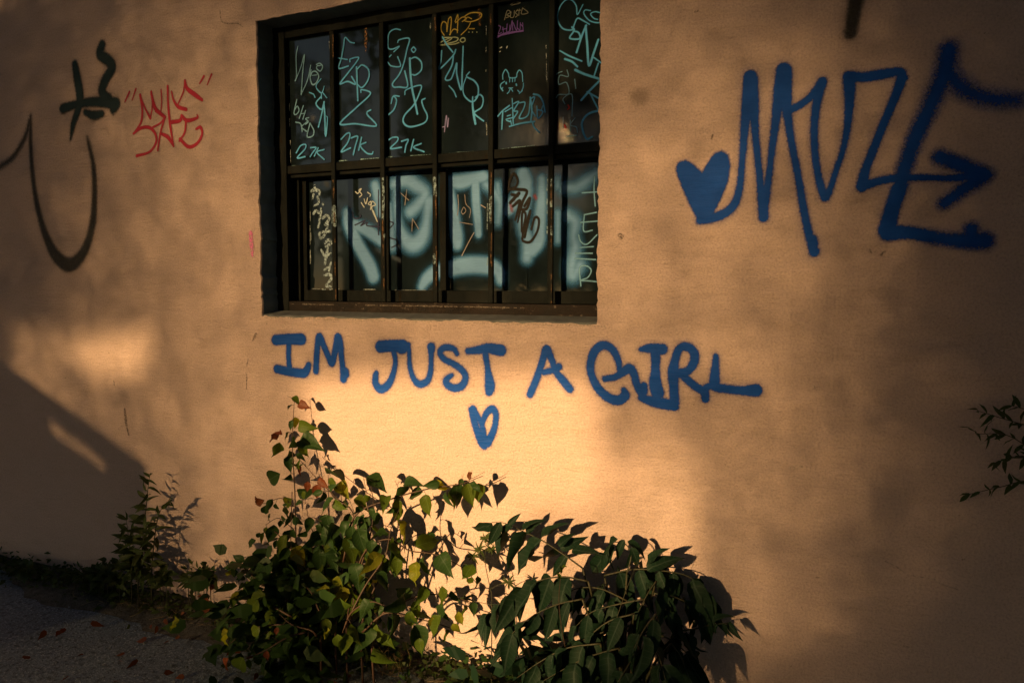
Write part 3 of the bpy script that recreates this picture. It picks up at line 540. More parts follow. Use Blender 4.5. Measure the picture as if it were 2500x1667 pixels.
paint('marker_tag', 'tangled black marker tag over the sprayed letters', win, ZD, '''850,320,20 870,220,22 905,158,22 940,210,22 925,270,20 860,300,20 / 860,290,24 940,295,26 1020,310,24 985,400,24 965,470,22 / 875,410,26 950,330,30 / 890,340,24 940,350,24 / 900,440,22 960,400,30 920,560,16 / 1000,440,24 1045,370,24 1020,460,24 970,470,22 / 940,580,14 960,480,24 / 975,660,18 980,500,20 1010,520,20 985,680,20 1050,480,20 1000,710,22 / 1060,640,18 1090,540,20 1125,560,20 1110,660,20 1050,750,22 985,740,20 985,690,18''', 20, TL-0.0006, 0.002, INKB, 0.003)
paint('marker_tag', 'pale blue word RIKE written sideways on the right lower pane', win, ZD, '''1490,1135,10 1480,980,10 1540,960,10 1580,1000,10 1550,1060,10 1490,1085,10 1560,1090,10 1640,1098,9 / 1440,895,10 1620,905,10 / 1445,850,10 1590,850,10 / 1480,800,9 1600,792,9 / 1470,690,10 1490,750,10 1545,770,10 1630,690,10 / 1485,582,10 1640,570,10 / 1520,520,10 1515,655,10 1590,650,10 / 1520,515,10 1625,495,10 / 1610,180,10 1605,300,10 1615,440,10 / 1500,325,10 1650,315,10''', 10, TL-0.0006, 0.002, CYANT, 0.003)
paint('marker_tag', 'blotchy white vertical tag on the leftmost lower pane', win, ZC, '''600,260,16 600,290,22 / 570,310,18 600,300,28 640,310,20 640,340,16 / 590,340,20 580,380,10 / 625,360,18 635,410,18 595,440,16 / 672,420,20 674,424,20 / 590,505,20 610,480,22 650,500,24 655,460,14 / 650,510,18 640,580,18 630,625,16 / 670,545,20 700,520,22 725,550,22 700,600,20 / 690,600,18 720,560,18 / 715,600,20 690,680,22 655,720,20 640,680,18 690,660,20 735,660,18 / 690,760,20 720,735,22 745,760,20 700,790,22 / 655,820,16 690,870,22 740,850,14 / 715,800,18 700,880,26 690,940,20 / 740,930,16 725,1000,18 / 685,995,16 720,970,18 / 685,1040,18 730,1035,24 745,1070,20 700,1130,20 740,1140,18 / 665,1165,10 690,1165,10 / 705,1180,20 710,1200,20 / 735,1165,14 738,1200,14 / 710,1235,18 750,1240,14''', 18, TL-0.0003, 0.0018, WHITE, 0.003)
paint('marker_tag', 'thin white slanted script on the second lower pane', win, ZC, '955,315,7 975,330,7 1005,290,7 985,305,7 1010,340,7 990,360,7 / 1005,410,7 1030,450,7 / 1030,380,7 1045,420,7 1060,370,7 / 1070,410,7 1090,400,7 1085,430,7 1065,420,7 / 1085,470,7 1100,400,7 1130,430,7 1095,455,7 1145,575,8 1110,480,7 / 1060,320,7 1085,340,7 1080,355,7', 7, TL-0.0006, 0.0014, WHITEF, 0.0026)
paint('marker_tag', 'dark violet scrawl over the sprayed letters on the second lower pane', win, ZC, '930,490,9 940,540,9 985,545,9 1000,520,9 / 950,605,9 1040,565,9 1000,610,9 1060,580,8 1055,610,9 1170,620,10 / 1155,300,8 1155,690,9 / 1240,570,9 1285,590,9 1245,640,9 / 1250,715,9 1310,735,9 1320,770,9 1270,800,9', 9, TL-0.0009, 0.0016, PURP, 0.0026)
paint_multi('paint_or_reflection_mark', None, win, [(ZD, '560,670,7 510,760,7 455,870,7 / 420,340,5 425,440,5 415,520,5 / 480,340,5 490,420,5 530,470,5 520,540,5 / 450,490,5 470,450,5 490,480,5 465,510,5 450,490,5 / 620,430,8 660,455,8 / 435,580,5 550,600,5'), (ZC, '1340,320,5 1420,390,5 / 1400,300,5 1385,430,6 / 1450,550,6 1445,660,5 / 1455,555,5 1505,640,5')], 6, TL-0.0006, 0.0014, mat_ink('grey_scratch', (0.30, 0.26, 0.26), scale=700), 0.0026)
paint('paint_or_reflection_mark', None, win, ZD, '880,430,26 890,480,20 / 1090,350,24 1100,370,24 / 905,390,16', 20, TL-0.0004, 0.002, mat_ink('faded_red_paint', (0.35, 0.06, 0.07), dens=0.55), 0.012)
# paint caught on the glazing bars
paint_multi('paint_or_reflection_mark', None, win, [(ZC, '1192,200,16 1198,380,22 1190,560,16 / 1205,690,14 1200,725,12 / 768,450,30 775,600,30 / 750,450,4 750,590,4 / 1640,200,24 1645,300,20 1640,340,14 / 1640,870,20 1640,930,20'), (ZD, '215,200,26 225,300,22 228,350,16 / 215,870,28 215,930,24 / 708,360,18 700,470,24 706,580,18 / 678,420,8 675,640,6 / 680,890,10 676,950,10 / 1200,210,10 1196,300,10 / 1232,205,14 1232,265,14 / 1230,390,18 1232,440,18 / 1195,380,10 1196,500,8 / 1232,620,16 1234,690,14 / 1198,620,8 1196,680,8')], 14, TB, 0.0018, mat_ink('pale_bar_paint', (0.28, 0.38, 0.42), scale=300, dry=0.35), 0.004)
# chipped putty and paint along the pane edges
def dashes(rows, n, wlo, whi, y, mat, name='chipped_putty'):
    S = []
    for (a, b) in rows:
        a, b = np.array(a, float), np.array(b, float); Ln = np.linalg.norm(b-a)
        for _ in range(n):
            t = rng.uniform(0, 1); l = rng.uniform(3, 28)/Ln; p = a+(b-a)*t; q = a+(b-a)*min(1, t+l); j = rng.normal(0, 0.5)
            S.append(([(p[0]+j, p[1], rng.uniform(wlo, whi)), (q[0]+j, q[1], rng.uniform(wlo, whi)*0.7)], 0.002))
    link(name, ink_mesh(name, S, y, 0.0016, mat, 0.002), win)['kind'] = 'stuff'
dashes([((703, 120), (709, 405)), ((804, 85), (806, 130)), ((818, 330), (819, 392)), ((936, 70), (938, 390)), ((1065, 120), (1067, 385)), ((1050, 55), (1051, 70)), ((1198, 20), (1202, 370)), ((1348, 10), (1351, 365)), ((1186, 60), (1188, 330)), ((1333, 80), (1335, 200))], 7, 0.8, 2.2, TU-0.001, CHIP)
dashes([((820, 394), (925, 386)), ((1066, 377), (1186, 368)), ((1208, 366), (1335, 352)), ((940, 384), (1050, 378)), ((1356, 354), (1440, 350)), ((709, 407), (720, 405))], 7, 0.8, 2.4, TU-0.0014, mat_ink('pale_blue_putty', (0.30, 0.48, 0.50), scale=260, dry=0.6))
dashes([((755, 705), (925, 707)), ((950, 708), (1050, 709)), ((1212, 711), (1330, 712)), ((1360, 712), (1390, 712.5)), ((1092, 400), (1094, 705)), ((757, 500), (758, 700))], 8, 0.7, 1.8, TL-0.0012, CHIP)
dashes([((813, 430), (820, 730)), ((933, 480), (938, 730)), ((1064, 460), (1066, 735)), ((1199, 420), (1200, 735)), ((1346, 430), (1346, 740)), ((812, 70), (813, 140)), ((1062, 40), (1063, 75)), ((1197, 25), (1198, 60))], 12, 1.0, 3.4, TB-0.0004, OCHC, 'rust_streak')
dashes([((700, 742), (1080, 748)), ((1000, 746), (1280, 752))], 26, 1.0, 4.0, FR-0.0025, mat_ink('flaking_paint', (0.15, 0.12, 0.10), scale=260, dry=0.8), 'flaking_paint')
# warm reflection painted as streaks on the second and fourth panes
paint('paint_or_reflection_mark', None, win, ZA, '1095,265,18 1095,330,24 1094,400,20 1092,470,12', 18, TU, 0.002, mat_ink('amber_reflection', (0.33, 0.17, 0.07), dens=0.8, dry=0.2), 0.006)
paint('paint_or_reflection_mark', None, win, ZB, '635,85,18 638,150,20 640,230,14', 18, TU-0.0012, 0.002, mat_ink('amber_reflection', (0.33, 0.17, 0.07), dens=0.8, dry=0.2), 0.006)

# ================================================================ unseen trees, fence and bush added to shape light on the wall
# Crown gaps, fence and bush are made up to pattern the low sunlight.
SX_, SZ_ = SUN[0]/SUN[1], -SUN[2]/SUN[1]
def soft_poly(px, py, poly, s):
    q = np.array(poly, float); ins = np.zeros(px.shape, bool); dm = np.full(px.shape, 1e9)
    for i in range(len(q)):
        a, b = q[i], q[(i+1) % len(q)]; e = b-a
        ins ^= ((a[1] > py) != (b[1] > py)) & (px < e[0]*(py-a[1])/(e[1]+1e-9)+a[0])
        t = np.clip(((px-a[0])*e[0]+(py-a[1])*e[1])/(e@e+1e-9), 0, 1); dm = np.minimum(dm, np.hypot(px-a[0]-t*e[0], py-a[1]-t*e[1]))
    v = np.clip(0.5+np.where(ins, dm, -dm)/s, 0, 1); return v*v*(3-2*v)
def blob(px, py, cx, cy, rx, ry): return np.exp(-((px-cx)/rx)**2-((py-cy)/ry)**2)
def openness(px, py):                         # wanted share of sun per wall spot; the crowns are shaped to it
    T = 0.46*np.exp(-(np.abs(px-1180)/960)**4.3-(np.abs(py-790)/860)**3.6)
    T = np.maximum(T, 0.98*soft_poly(px, py, [(738, 920), (900, 905), (1400, 900), (1475, 950), (1490, 1120), (1480, 1240), (1300, 1260), (1330, 1420), (1430, 1665), (1080, 1640), (1010, 1500), (930, 1300), (790, 1140), (745, 1050)], 55))
    T = np.maximum(T, 0.72*soft_poly(px, py, [(1300, 1080), (1720, 1080), (1720, 1420), (1660, 1560), (1600, 1690), (1200, 1660)], 60))
    T = np.maximum(T, 0.75*blob(px, py, 905, 1490, 55, 60))
    T = np.maximum(T, 0.27*soft_poly(px, py, [(20, 790), (405, 765), (395, 890), (365, 1180), (300, 1160), (40, 1010)], 60))
    T = np.maximum(T, 0.80*soft_poly(px, py, [(120, 840), (390, 785), (375, 890), (300, 930), (215, 915)], 110))
    T = np.maximum(T, 0.22*blob(px, py, 235, 1160, 80, 80))
    T = np.maximum(T, 0.16*blob(px, py, 80, 1220, 110, 70))
    T = T+0.14*blob(px, py, 1880, 1500, 150, 130)
    T = T*(1-0.98*soft_poly(px, py, [(1225, 150), (1445, 150), (1445, 395), (1225, 395)], 60))     # crown thickened to keep the sun's glint off the top panes
    return np.clip(T, 0.004, 0.985)
WX = (-5.4, 4.0); WZ = (-1.6, 3.6)            # the stretch of wall in question
def leaf_cards(P, ln, wd, r):
    if ln < 0.05: return fine_cards(P, ln, wd, r)
    n = len(P); a = r.normal(size=(n, 3)); a /= np.linalg.norm(a, axis=1)[:, None]; b = np.cross(a, r.normal(size=(n, 3))); b /= np.linalg.norm(b, axis=1)[:, None]
    c = np.cross(a, b); L = (ln*r.uniform(0.75, 1.3, n))[:, None]; W = (wd*r.uniform(0.75, 1.3, n))[:, None]
    V = np.empty((n, 6, 3)); V[:, 0] = P-a*L*0.5; V[:, 1] = P-a*L*0.12+b*W*0.5; V[:, 2] = P+a*L*0.2+b*W*0.4+c*L*0.06; V[:, 3] = P+a*L*0.5+c*L*0.1; V[:, 4] = P+a*L*0.2-b*W*0.4+c*L*0.06; V[:, 5] = P-a*L*0.12-b*W*0.5
    k = np.arange(n)[:, None]*6
    F = np.concatenate([k+np.array([[0, 1, 2, 3]]), k+np.array([[0, 3, 4, 5]])]); return V.reshape(-1, 3), F
def fine_cards(P, ln, wd, r):
    n = len(P); a = r.normal(size=(n, 3)); a /= np.linalg.norm(a, axis=1)[:, None]; b = np.cross(a, r.normal(size=(n, 3))); b /= np.linalg.norm(b, axis=1)[:, None]
    L = (ln*r.uniform(0.75, 1.3, n))[:, None]; W = (wd*r.uniform(0.75, 1.3, n))[:, None]; V = np.stack([P-a*L*0.5, P+b*W*0.5-a*L*0.1, P+a*L*0.5, P-b*W*0.5-a*L*0.1], 1)
    return V.reshape(-1, 3), np.arange(n)[:, None]*4+np.arange(4)[None]
def crown_points(LA, LB, eff, T_of, xr, zr, r, cap=7.0):
    """points spread through the crown volume between the two distances, thinned where the light comes through"""
    area = (xr[1]-xr[0])*(zr[1]-zr[0]); n = int(area*cap/eff); i = np.arange(n)+0.5
    u, v = (i*0.7548776662) % 1, (i*0.5698402910) % 1
    x = xr[0]+(xr[1]-xr[0])*u; z = zr[0]+(zr[1]-zr[0])*v
    tau = -np.log(T_of(x, z))
    keep = ((i*0.6180339887) % 1) < np.clip(tau, 0, cap)/cap
    x, z = x[keep], z[keep]; L = r.uniform(LA, LB, len(x)); return np.stack([x-SX_*L, -L, z+SZ_*L], 1)
r1 = np.random.default_rng(5)
# fine leaves where the picture looks, coarser ones to either side of it
def openness_xz(x, z): px, py = proj(np.stack([x, 0*x, z], 1)); return openness(px, py)
IN_X, IN_Z = (-4.5, 1.7), (-0.35, 3.05)
def even_points(LA, LB, eff, T_of, xr, zr, r, cap):
    """as crown_points, but the leaves keep an even spacing (error diffusion), so that the half-shade comes out smooth"""
    s = math.sqrt(eff/cap); nx, nz = int((xr[1]-xr[0])/s), int((zr[1]-zr[0])/s)
    X, Z = np.meshgrid(xr[0]+(np.arange(nx)+0.5)*s, zr[0]+(np.arange(nz)+0.5)*s)
    C = (np.clip(-np.log(T_of(X.ravel(), Z.ravel())), 0, cap)/cap).reshape(nz, nx); out = []; nxt = [0.0]*(nx+2); thr = r.uniform(0.3, 0.7, (nz, nx))
    for j in range(nz):
        cur, nxt = nxt, [0.0]*(nx+2); row = C[j].tolist(); th = thr[j].tolist(); e = 0.0
        rg = range(nx) if j % 2 == 0 else range(nx-1, -1, -1); st = 1 if j % 2 == 0 else -1
        for i in rg:
            v = row[i]+e+cur[i+1]
            if v > th[i]: out.append((i, j)); v -= 1.0
            e = v*0.4375; nxt[i+1-st] += v*0.1875; nxt[i+1] += v*0.3125; nxt[i+1+st] += v*0.0625
    ij = np.array(out, float); x = xr[0]+(ij[:, 0]+r.uniform(0.2, 0.8, len(ij)))*s; z = zr[0]+(ij[:, 1]+r.uniform(0.2, 0.8, len(ij)))*s
    L = r.uniform(LA, LB, len(x)); return np.stack([x-SX_*L, -L, z+SZ_*L], 1)
P1 = even_points(13.0, 16.0, 0.00022, openness_xz, IN_X, IN_Z, r1, 5.6)
P2 = crown_points(13.0, 16.0, 0.0028, openness_xz, WX, WZ, r1, cap=5.6)
wx_, wz_ = P2[:, 0]+SX_*-P2[:, 1], P2[:, 2]+SZ_*P2[:, 1]
P2 = P2[~((wx_ > IN_X[0]-0.02) & (wx_ < IN_X[1]+0.02) & (wz_ > IN_Z[0]-0.02) & (wz_ < IN_Z[1]+0.02))]
# added upper crowns above the sun's path: they only hide sky
def upper(cx, cy, cz, rx, ry, rz, n, r):
    d = r.normal(size=(n, 3)); d /= np.linalg.norm(d, axis=1)[:, None]; rad = r.uniform(0.25, 1, n)**0.5
    lump = 1+0.22*np.sin(d[:, 0]*5+1)*np.sin(d[:, 1]*4+2)+0.15*np.sin(d[:, 2]*9)
    return np.array([cx, cy, cz])+d*np.array([rx, ry, rz])*(rad*lump)[:, None]
def tree(name, label, base, height, P, ln, wd, r, group=None, limbs=9, extra=None, more=None, lr=0.008, low=0.5):
    t = empty(name, base, label=label, cat='tree', group=group)
    V, F = leaf_cards(P, ln, wd, r)
    if more is not None and len(more):
        V2, F2 = leaf_cards(more, 0.125, 0.085, r); F = np.concatenate([F, F2+len(V)]); V = np.concatenate([V, V2])
    if extra is not None:
        V2, F2 = leaf_cards(extra, 0.34, 0.22, r); F = np.concatenate([F, F2+len(V)]); V = np.concatenate([V, V2])
    link('crown', bulk_mesh('crown', V, F, M['tree']), t)
    TV, TF = [], []; b = np.array(base, float); top = b+np.array([0.3, 0.2, height*0.8])
    trunk = catmull([b, b+[0.08, 0.05, height*0.3], b+[0.2, 0, height*0.55], top], 5); tube_into(TV, TF, trunk, np.linspace(0.20, 0.03, len(trunk)), 9)
    A = extra if extra is not None else P
    for i in range(limbs):
        s = trunk[min(len(trunk)-2, int(len(trunk)*(low+(0.95-low)*i/limbs)))]; e = A[r.integers(len(A))]*0.75+s*0.25
        br = catmull([s, (s+e)/2+[0, 0, 0.3], e], 4); tube_into(TV, TF, br, np.linspace(lr, lr*0.3, len(br)), 6)
    link('trunk', mesh('trunk', TV, TF, M['bark'], True), t); return t
cut = [-1e9, -7.3, -5.4, 1e9]
names = ('unseen fine-leaved tree, its crown shaped to throw the left-hand patch of sun', 'unseen fine-leaved tree, its crown shaped to throw the bright patch of sun', 'unseen fine-leaved tree, its crown shaped to shade the right half of the wall')
for k, bx in enumerate((-8.9, -6.2, -3.6)):  # unseen trees, their leaves placed to pattern the sun on the wall
    sel = (P1[:, 0] >= cut[k]) & (P1[:, 0] < cut[k+1]); sel2 = (P2[:, 0] >= cut[k]) & (P2[:, 0] < cut[k+1])
    ex = upper(bx, -15, 9.6, 2.8, 3.4, 3.2, 2600, r1); ex = ex[(ex[:, 2]+SZ_*ex[:, 1]) > WZ[1]+0.3]
    tree('sun_pattern_tree', names[k], (bx, -17.2, 0), 3.4, P1[sel], 0.033, 0.024, r1, 'unseen trees shaping the sunlight', extra=ex, more=P2[sel2], limbs=10)
for k, bx in enumerate((-18.5, -13.5, -8.5)):  # tall trees added to hide sky from the wall and panes
    ex = upper(bx, -38, 17.5, 4.6, 5.5, 6.5, 4200, r1); ex = ex[(ex[:, 2]+SZ_*ex[:, 1]) > WZ[1]+0.3]
    tree('sky_block_tree', ('added tall tree hiding sky far behind the yard, first of the three', 'added tall tree hiding sky far behind the yard, second of the three', 'added tall tree hiding sky far behind the yard, third of the three')[k], (bx, -43.0, 0), 9.5, ex, 0.36, 0.24, r1, 'added tall trees hiding sky', limbs=12)
# added trees to either side of the sun's path, hiding sky
for k, (bx, by, cz, rx, rz) in enumerate(((-17, -12, 6.0, 5, 5.2), (-14, -5, 5.5, 3.2, 5), (3.6, -11, 6.5, 4.2, 6.0), (9.5, -9, 6, 4.2, 5.5), (11, -3.5, 5, 3, 4.6), (1.5, -20, 8, 5.0, 7.5))):
    Pn = upper(bx, by, cz, rx, rx, rz, 5200, r1)
    w_ = Pn[:, 0]+SX_*-Pn[:, 1]; Pn = Pn[(Pn[:, 2] > 0.5)]
    tree('side_block_tree', ('added broad tree hiding sky at the far left of the yard', 'added narrow tree hiding sky beyond the left end of the wall', 'broad tree in the yard opposite the barred window', 'added broad tree hiding sky at the right of the yard', 'added narrow tree hiding sky beyond the right end of the wall', 'added tallest tree hiding sky at the back of the yard')[k], (bx, by, 0), cz+rz*0.6, Pn, 0.34, 0.22, r1, 'added side trees hiding sky')
# a canopy added overhead, above the sun's path, to cut skylight
Pc = np.stack([r1.uniform(-9.5, 7.5, 23000), -r1.uniform(2.2, 15.0, 23000), r1.uniform(0, 1, 23000)], 1)
Pc[:, 2] = WZ[1]+0.5+SZ_*-Pc[:, 1]+(0.3+3.6*Pc[:, 2])*(1+0.25*np.sin(Pc[:, 0]*0.9)*np.sin(Pc[:, 1]*0.7))
tree('overhead_block_tree', 'added wide canopy tree that cuts the skylight in front of the wall', (5.2, -7.5, 0), 12.0, Pc, 0.36, 0.24, r1, limbs=22, lr=0.03, low=0.8)
# an unseen bush, added to give the lit patch its crisp right-hand edge
def bush_open(x, z):
    px, py = proj(np.stack([x, 0*x, z], 1)); return np.clip(1-0.46*soft_poly(px, py, [(1622, 1110), (1650, 1090), (1680, 1120), (1690, 1430), (1680, 1640), (1640, 1640), (1622, 1500)], 14)-0.22*soft_poly(px, py, [(1650, 1110), (1750, 1090), (1800, 1300), (1740, 1600), (1650, 1640)], 130), 0.02, 0.999)
Pb = crown_points(5.6, 6.6, 0.0009, bush_open, (0.1, 1.0), (-0.4, 1.4), r1, cap=2.0)
tb = empty('edge_shade_bush', (-1.6, -6.1, 0), label='unseen upright bush added to shade the wall right of the bright patch', cat='bush')
V, F = leaf_cards(Pb, 0.07, 0.045, r1); link('crown', bulk_mesh('crown', V, F, M['tree']), tb)
TV, TF = [], []
cb = Pb.mean(0)
for i in range(7):
    e = Pb[r1.integers(len(Pb))]; br = catmull([np.array([cb[0], cb[1], 0]), np.array([cb[0], cb[1], e[2]*0.5])+r1.normal(0, 0.05, 3), e], 5); tube_into(TV, TF, br, np.linspace(0.014, 0.004, len(br)), 5)
link('trunk', mesh('trunk', TV, TF, M['bark'], True), tb)
# unseen raked board fence, added to throw the slanted shadow edge
LF = 5.6
def at_fence(px, py): w = wp(px, py); return np.array([w[0]-SX_*LF, -LF, w[2]+SZ_*LF])
f0, f1 = at_fence(95, 945), at_fence(350, 1128); slope = (f1[2]-f0[2])/(f1[0]-f0[0])
fx1 = f1[0]; fx0 = fx1-1.25
def ftop(x): return f1[2]+(x-fx1)*slope
fence = empty('slant_shade_fence', ((fx0+fx1)/2, -LF, 0), label='unseen raked fence panel added to throw the slanted shadow on the left', cat='fence')
def slab(name, x0, x1, zt0, zt1, zb0, zb1, y0, y1):
    V = [(x0, y0, zb0), (x1, y0, zb1), (x1, y0, zt1), (x0, y0, zt0), (x0, y1, zb0), (x1, y1, zb1), (x1, y1, zt1), (x0, y1, zt0)]
    link(name, mesh(name, V, [(0, 1, 2, 3), (7, 6, 5, 4), (0, 4, 5, 1), (1, 5, 6, 2), (2, 6, 7, 3), (3, 7, 4, 0)], M['plank']), fence)
slab('top_rail', fx0, fx1, ftop(fx0), ftop(fx1), ftop(fx0)-0.135, ftop(fx1)-0.135, -LF, -LF-0.03)
sa, sb = at_fence(135, 1080)[0], at_fence(262, 1190)[0]
nb = 9
for i in range(nb):
    a, b = fx0+(fx1-fx0)*i/nb, fx0+(fx1-fx0)*(i+1)/nb-0.003
    gap = sa < (a+b)/2 < sb
    d = 0.195 if gap else 0.1355
    slab('plank', a, b, ftop(a)-d, ftop(b)-d, 0.04, 0.04, -LF-0.004, -LF-0.026)
for x in (fx0+0.06, fx1-0.05): slab('post', x-0.035, x+0.035, ftop(x)-0.02, ftop(x)-0.02, -0.1, -0.1, -LF-0.0305, -LF-0.10)
# the eave above the picture

# ================================================================ plants at the foot of the wall
rp = np.random.default_rng(23)
CAMV = Vector(CAMP)
PROFILE = {
    'ovate': ([0, .06, .16, .30, .46, .62, .76, .87, 1], [0.0, .14, .26, .305, .28, .20, .105, .040, 0.0]),
    'lance': ([0, .06, .18, .36, .56, .75, .9, 1], [0.0, .09, .135, .15, .13, .08, .03, 0.0]),
    'narrow': ([0, .15, .4, .65, .85, 1], [.015, .055, .085, .07, .035, 0.0]),
    'small': ([0, .15, .4, .65, .85, 1], [.02, .17, .25, .21, .10, 0.0]),
}
def leaf_mesh(name, prof, mat, curl, fold, twist=0.0, wave=0.0):
    ts, hw = PROFILE[prof]; V = []; F = []
    for t, h in zip(ts, hw):
        y = t; zc = -curl*t*t; a = twist*t
        for s in (-1, 0, 1):
            x = s*h; z = fold*abs(x)+wave*math.sin(t*11+s)*h*0.5
            V.append((x*math.cos(a)-z*math.sin(a), y-0.12*curl*t*t, zc+z*math.cos(a)+x*math.sin(a)))
    for i in range(len(ts)-1):
        b = i*3; F += [(b, b+1, b+4, b+3), (b+1, b+2, b+5, b+4)]
    return mesh(name, V, F, M[mat], True)
def variants(prof, mat, n):
    return [leaf_mesh('leaf', prof, mat, rp.uniform(0.05, 0.6), rp.uniform(0.15, 0.95), rp.normal(0, 0.5), rp.uniform(0, 0.9)) for _ in range(n)]
OV = {k: variants('ovate', k, 7) for k in ('leaf_dark', 'leaf_mid', 'leaf_yel', 'leaf_red')}
LA = variants('lance', 'leaf_ail', 8); NA = variants('narrow', 'weed', 6); SM = variants('small', 'weed', 6); SMM = variants('small', 'leaf_mid', 4)
def P3(q, d): return wp(q[0], q[1], -d)
def put_leaf(parent, me, B, T, hint=None, spread=0.6, name='leaf', wide=1.0):
    B, T = Vector(B), Vector(T)
    for p in (B, T): p.y = min(p.y, -0.010)
    y = T-B; L = y.length; y.normalize()
    n = (CAMV-B).normalized() if hint is None else Vector(hint)
    n = (n*0.7+Vector((0, -0.15, 0.55))+Vector(rp.normal(0, spread, 3))); n = n-y*n.dot(y)
    if n.length < 1e-3: n = y.orthogonal()
    n.normalize(); x = y.cross(n)
    s = L*wide
    mw = Matrix(((x.x*s, y.x*L, n.x*s, B.x), (x.y*s, y.y*L, n.y*s, B.y), (x.z*s, y.z*L, n.z*s, B.z), (0, 0, 0, 1)))
    return link(name, me, parent, mw)
def ground_below(p): return np.array([p[0], min(p[1], -0.04), 0.01])
DOWN = np.array([0, 0, -1.0]); VR = RT; VU = UP

# ---- the big leafy sapling bush in the middle
bush = empty('sapling_bush', tuple(wp(790, 1560, -0.22)*np.array([1, 1, 0])), label='large bush of heart-shaped green leaves with reddish twigs under the window', cat='bush')
SV, SF = [], []; leaf_count = 0
def pick_mat(tip):
    u = rp.uniform()
    if tip and u < 0.12: return 'leaf_red'
    return 'leaf_dark' if u < 0.66 else 'leaf_mid' if u < 0.95 else 'leaf_yel' if u < 0.992 else 'leaf_red'
def twig(pts, d0, d1, r0=0.0045, r1=0.0012, leaves=True, step=0.046, start=0.25, size=(0.065, 0.132), zoom=ZL, root=False, mats=None):
    global leaf_count
    q = [zoom.p(p) for p in pts]; n = len(q); W = [P3(p, d0+(d1-d0)*i/(n-1)) for i, p in enumerate(q)]
    if root: W = [ground_below(W[0]+np.array([0, 0.0, 0]))]+W
    C = catmull(W, 6); tube_into(SV, SF, C, np.linspace(r0, r1, len(C)), 5)
    if not leaves: return C
    seg = np.linalg.norm(np.diff(C, axis=0), axis=1); cum = np.concatenate([[0], np.cumsum(seg)]); tot = cum[-1]; s = tot*start; side = 1 if rp.uniform() < 0.5 else -1
    while s < tot:
        i = min(len(C)-2, int(np.searchsorted(cum, s))); p = C[i]+(C[i+1]-C[i])*((s-cum[i])/(seg[i]+1e-9)) if s >= cum[i] else C[i]
        tdir = (C[i+1]-C[i])/(seg[i]+1e-9); sv = np.cross(tdir, [0, 1, 0]); sv /= np.linalg.norm(sv)+1e-9
        fr = s/tot; tip = fr > 0.86; L = rp.uniform(*size)*(0.62 if tip else 1.0)*(rp.uniform(0.55, 0.8) if rp.uniform() < 0.3 else 1.0)
        dr = sv*side*0.6+DOWN*rp.uniform(0.6, 1.5)+tdir*0.3+np.array([0, -0.25, 0])+rp.normal(0, 0.32, 3); dr /= np.linalg.norm(dr)
        pet = p+(sv*side*0.7+np.array([0, -0.4, 0.2])+rp.normal(0, 0.3, 3))*rp.uniform(0.012, 0.028)
        tube_into(SV, SF, catmull([p, (p+pet)/2+[0, 0, 0.004], pet], 2), [0.0012, 0.0011, 0.001, 0.0009, 0.0009], 4)
        m = (mats or pick_mat)(tip); put_leaf(bush, OV[m][rp.integers(7)], pet, pet+dr*L, spread=0.85, wide=rp.uniform(0.75, 1.05)); leaf_count += 1
        s += step*rp.uniform(0.7, 1.35); side = -side
    return C
twig([(400, 1290), (370, 1100), (352, 850), (345, 560), (332, 300), (343, 70)], 0.24, 0.07, 0.006, start=0.34, step=0.047, size=(0.065, 0.095), root=True)
twig([(343, 90), (330, 70), (305, 58)], 0.072, 0.07, 0.001, 0.0007, leaves=False)
twig([(560, 1260), (600, 930), (655, 690), (560, 590), (460, 490), (350, 370)], 0.26, 0.12, start=0.3, size=(0.07, 0.10), root=True)
twig([(600, 930), (660, 690), (850, 600), (1050, 545), (1215, 520), (1335, 478)], 0.26, 0.12, start=0.18, step=0.05)
twig([(1215, 520), (1300, 480), (1345, 455)], 0.13, 0.12, 0.0012, 0.0007, leaves=False)
twig([(1040, 548), (1085, 500), (1105, 470)], 0.13, 0.12, 0.0012, 0.0007, leaves=False)
twig([(620, 1250), (700, 900), (830, 810), (950, 870), (1080, 890), (1230, 960), (1300, 1040)], 0.3, 0.16, start=0.35, root=True)
twig([(345, 1250), (305, 1080), (305, 870), (230, 765), (150, 790)], 0.3, 0.2, start=0.3, size=(0.06, 0.09), root=True)
twig([(345, 640), (270, 595), (190, 622), (145, 612)], 0.15, 0.12, 0.002, start=0.2, size=(0.055, 0.08))
twig([(340, 760), (260, 700), (190, 735)], 0.18, 0.14, 0.002, start=0.2, size=(0.055, 0.085))
twig([(310, 1150), (190, 1060), (105, 990), (55, 945), (8, 1000)], 0.34, 0.3, start=0.2, size=(0.06, 0.085), root=True)
twig([(330, 1220), (200, 1150), (90, 1120), (-20, 1115)], 0.38, 0.42, start=0.2, size=(0.06, 0.09))
twig([(360, 1290), (250, 1260), (100, 1290), (-10, 1370)], 0.42, 0.5, start=0.15, size=(0.06, 0.09))
twig([(400, 1300), (300, 1330), (180, 1400), (60, 1450)], 0.45, 0.6, start=0.15, size=(0.06, 0.09))
twig([(700, 1250), (800, 1000), (880, 900), (980, 790), (1075, 805)], 0.26, 0.14, start=0.35, root=True)
twig([(760, 1270), (900, 1150), (1050, 1100), (1200, 1120), (1320, 1160)], 0.3, 0.2, start=0.25, root=True)
twig([(700, 1300), (820, 1200), (950, 1220), (1080, 1250), (1200, 1290)], 0.34, 0.26, start=0.2)
twig([(480, 1250), (500, 1050), (520, 900), (430, 750), (400, 600)], 0.3, 0.2, start=0.28, root=True)
twig([(550, 1250), (560, 1050), (540, 850), (525, 650), (520, 470)], 0.28, 0.16, start=0.28)
twig([(640, 1230), (680, 1000), (740, 800), (760, 640), (740, 500)], 0.26, 0.12, start=0.3)
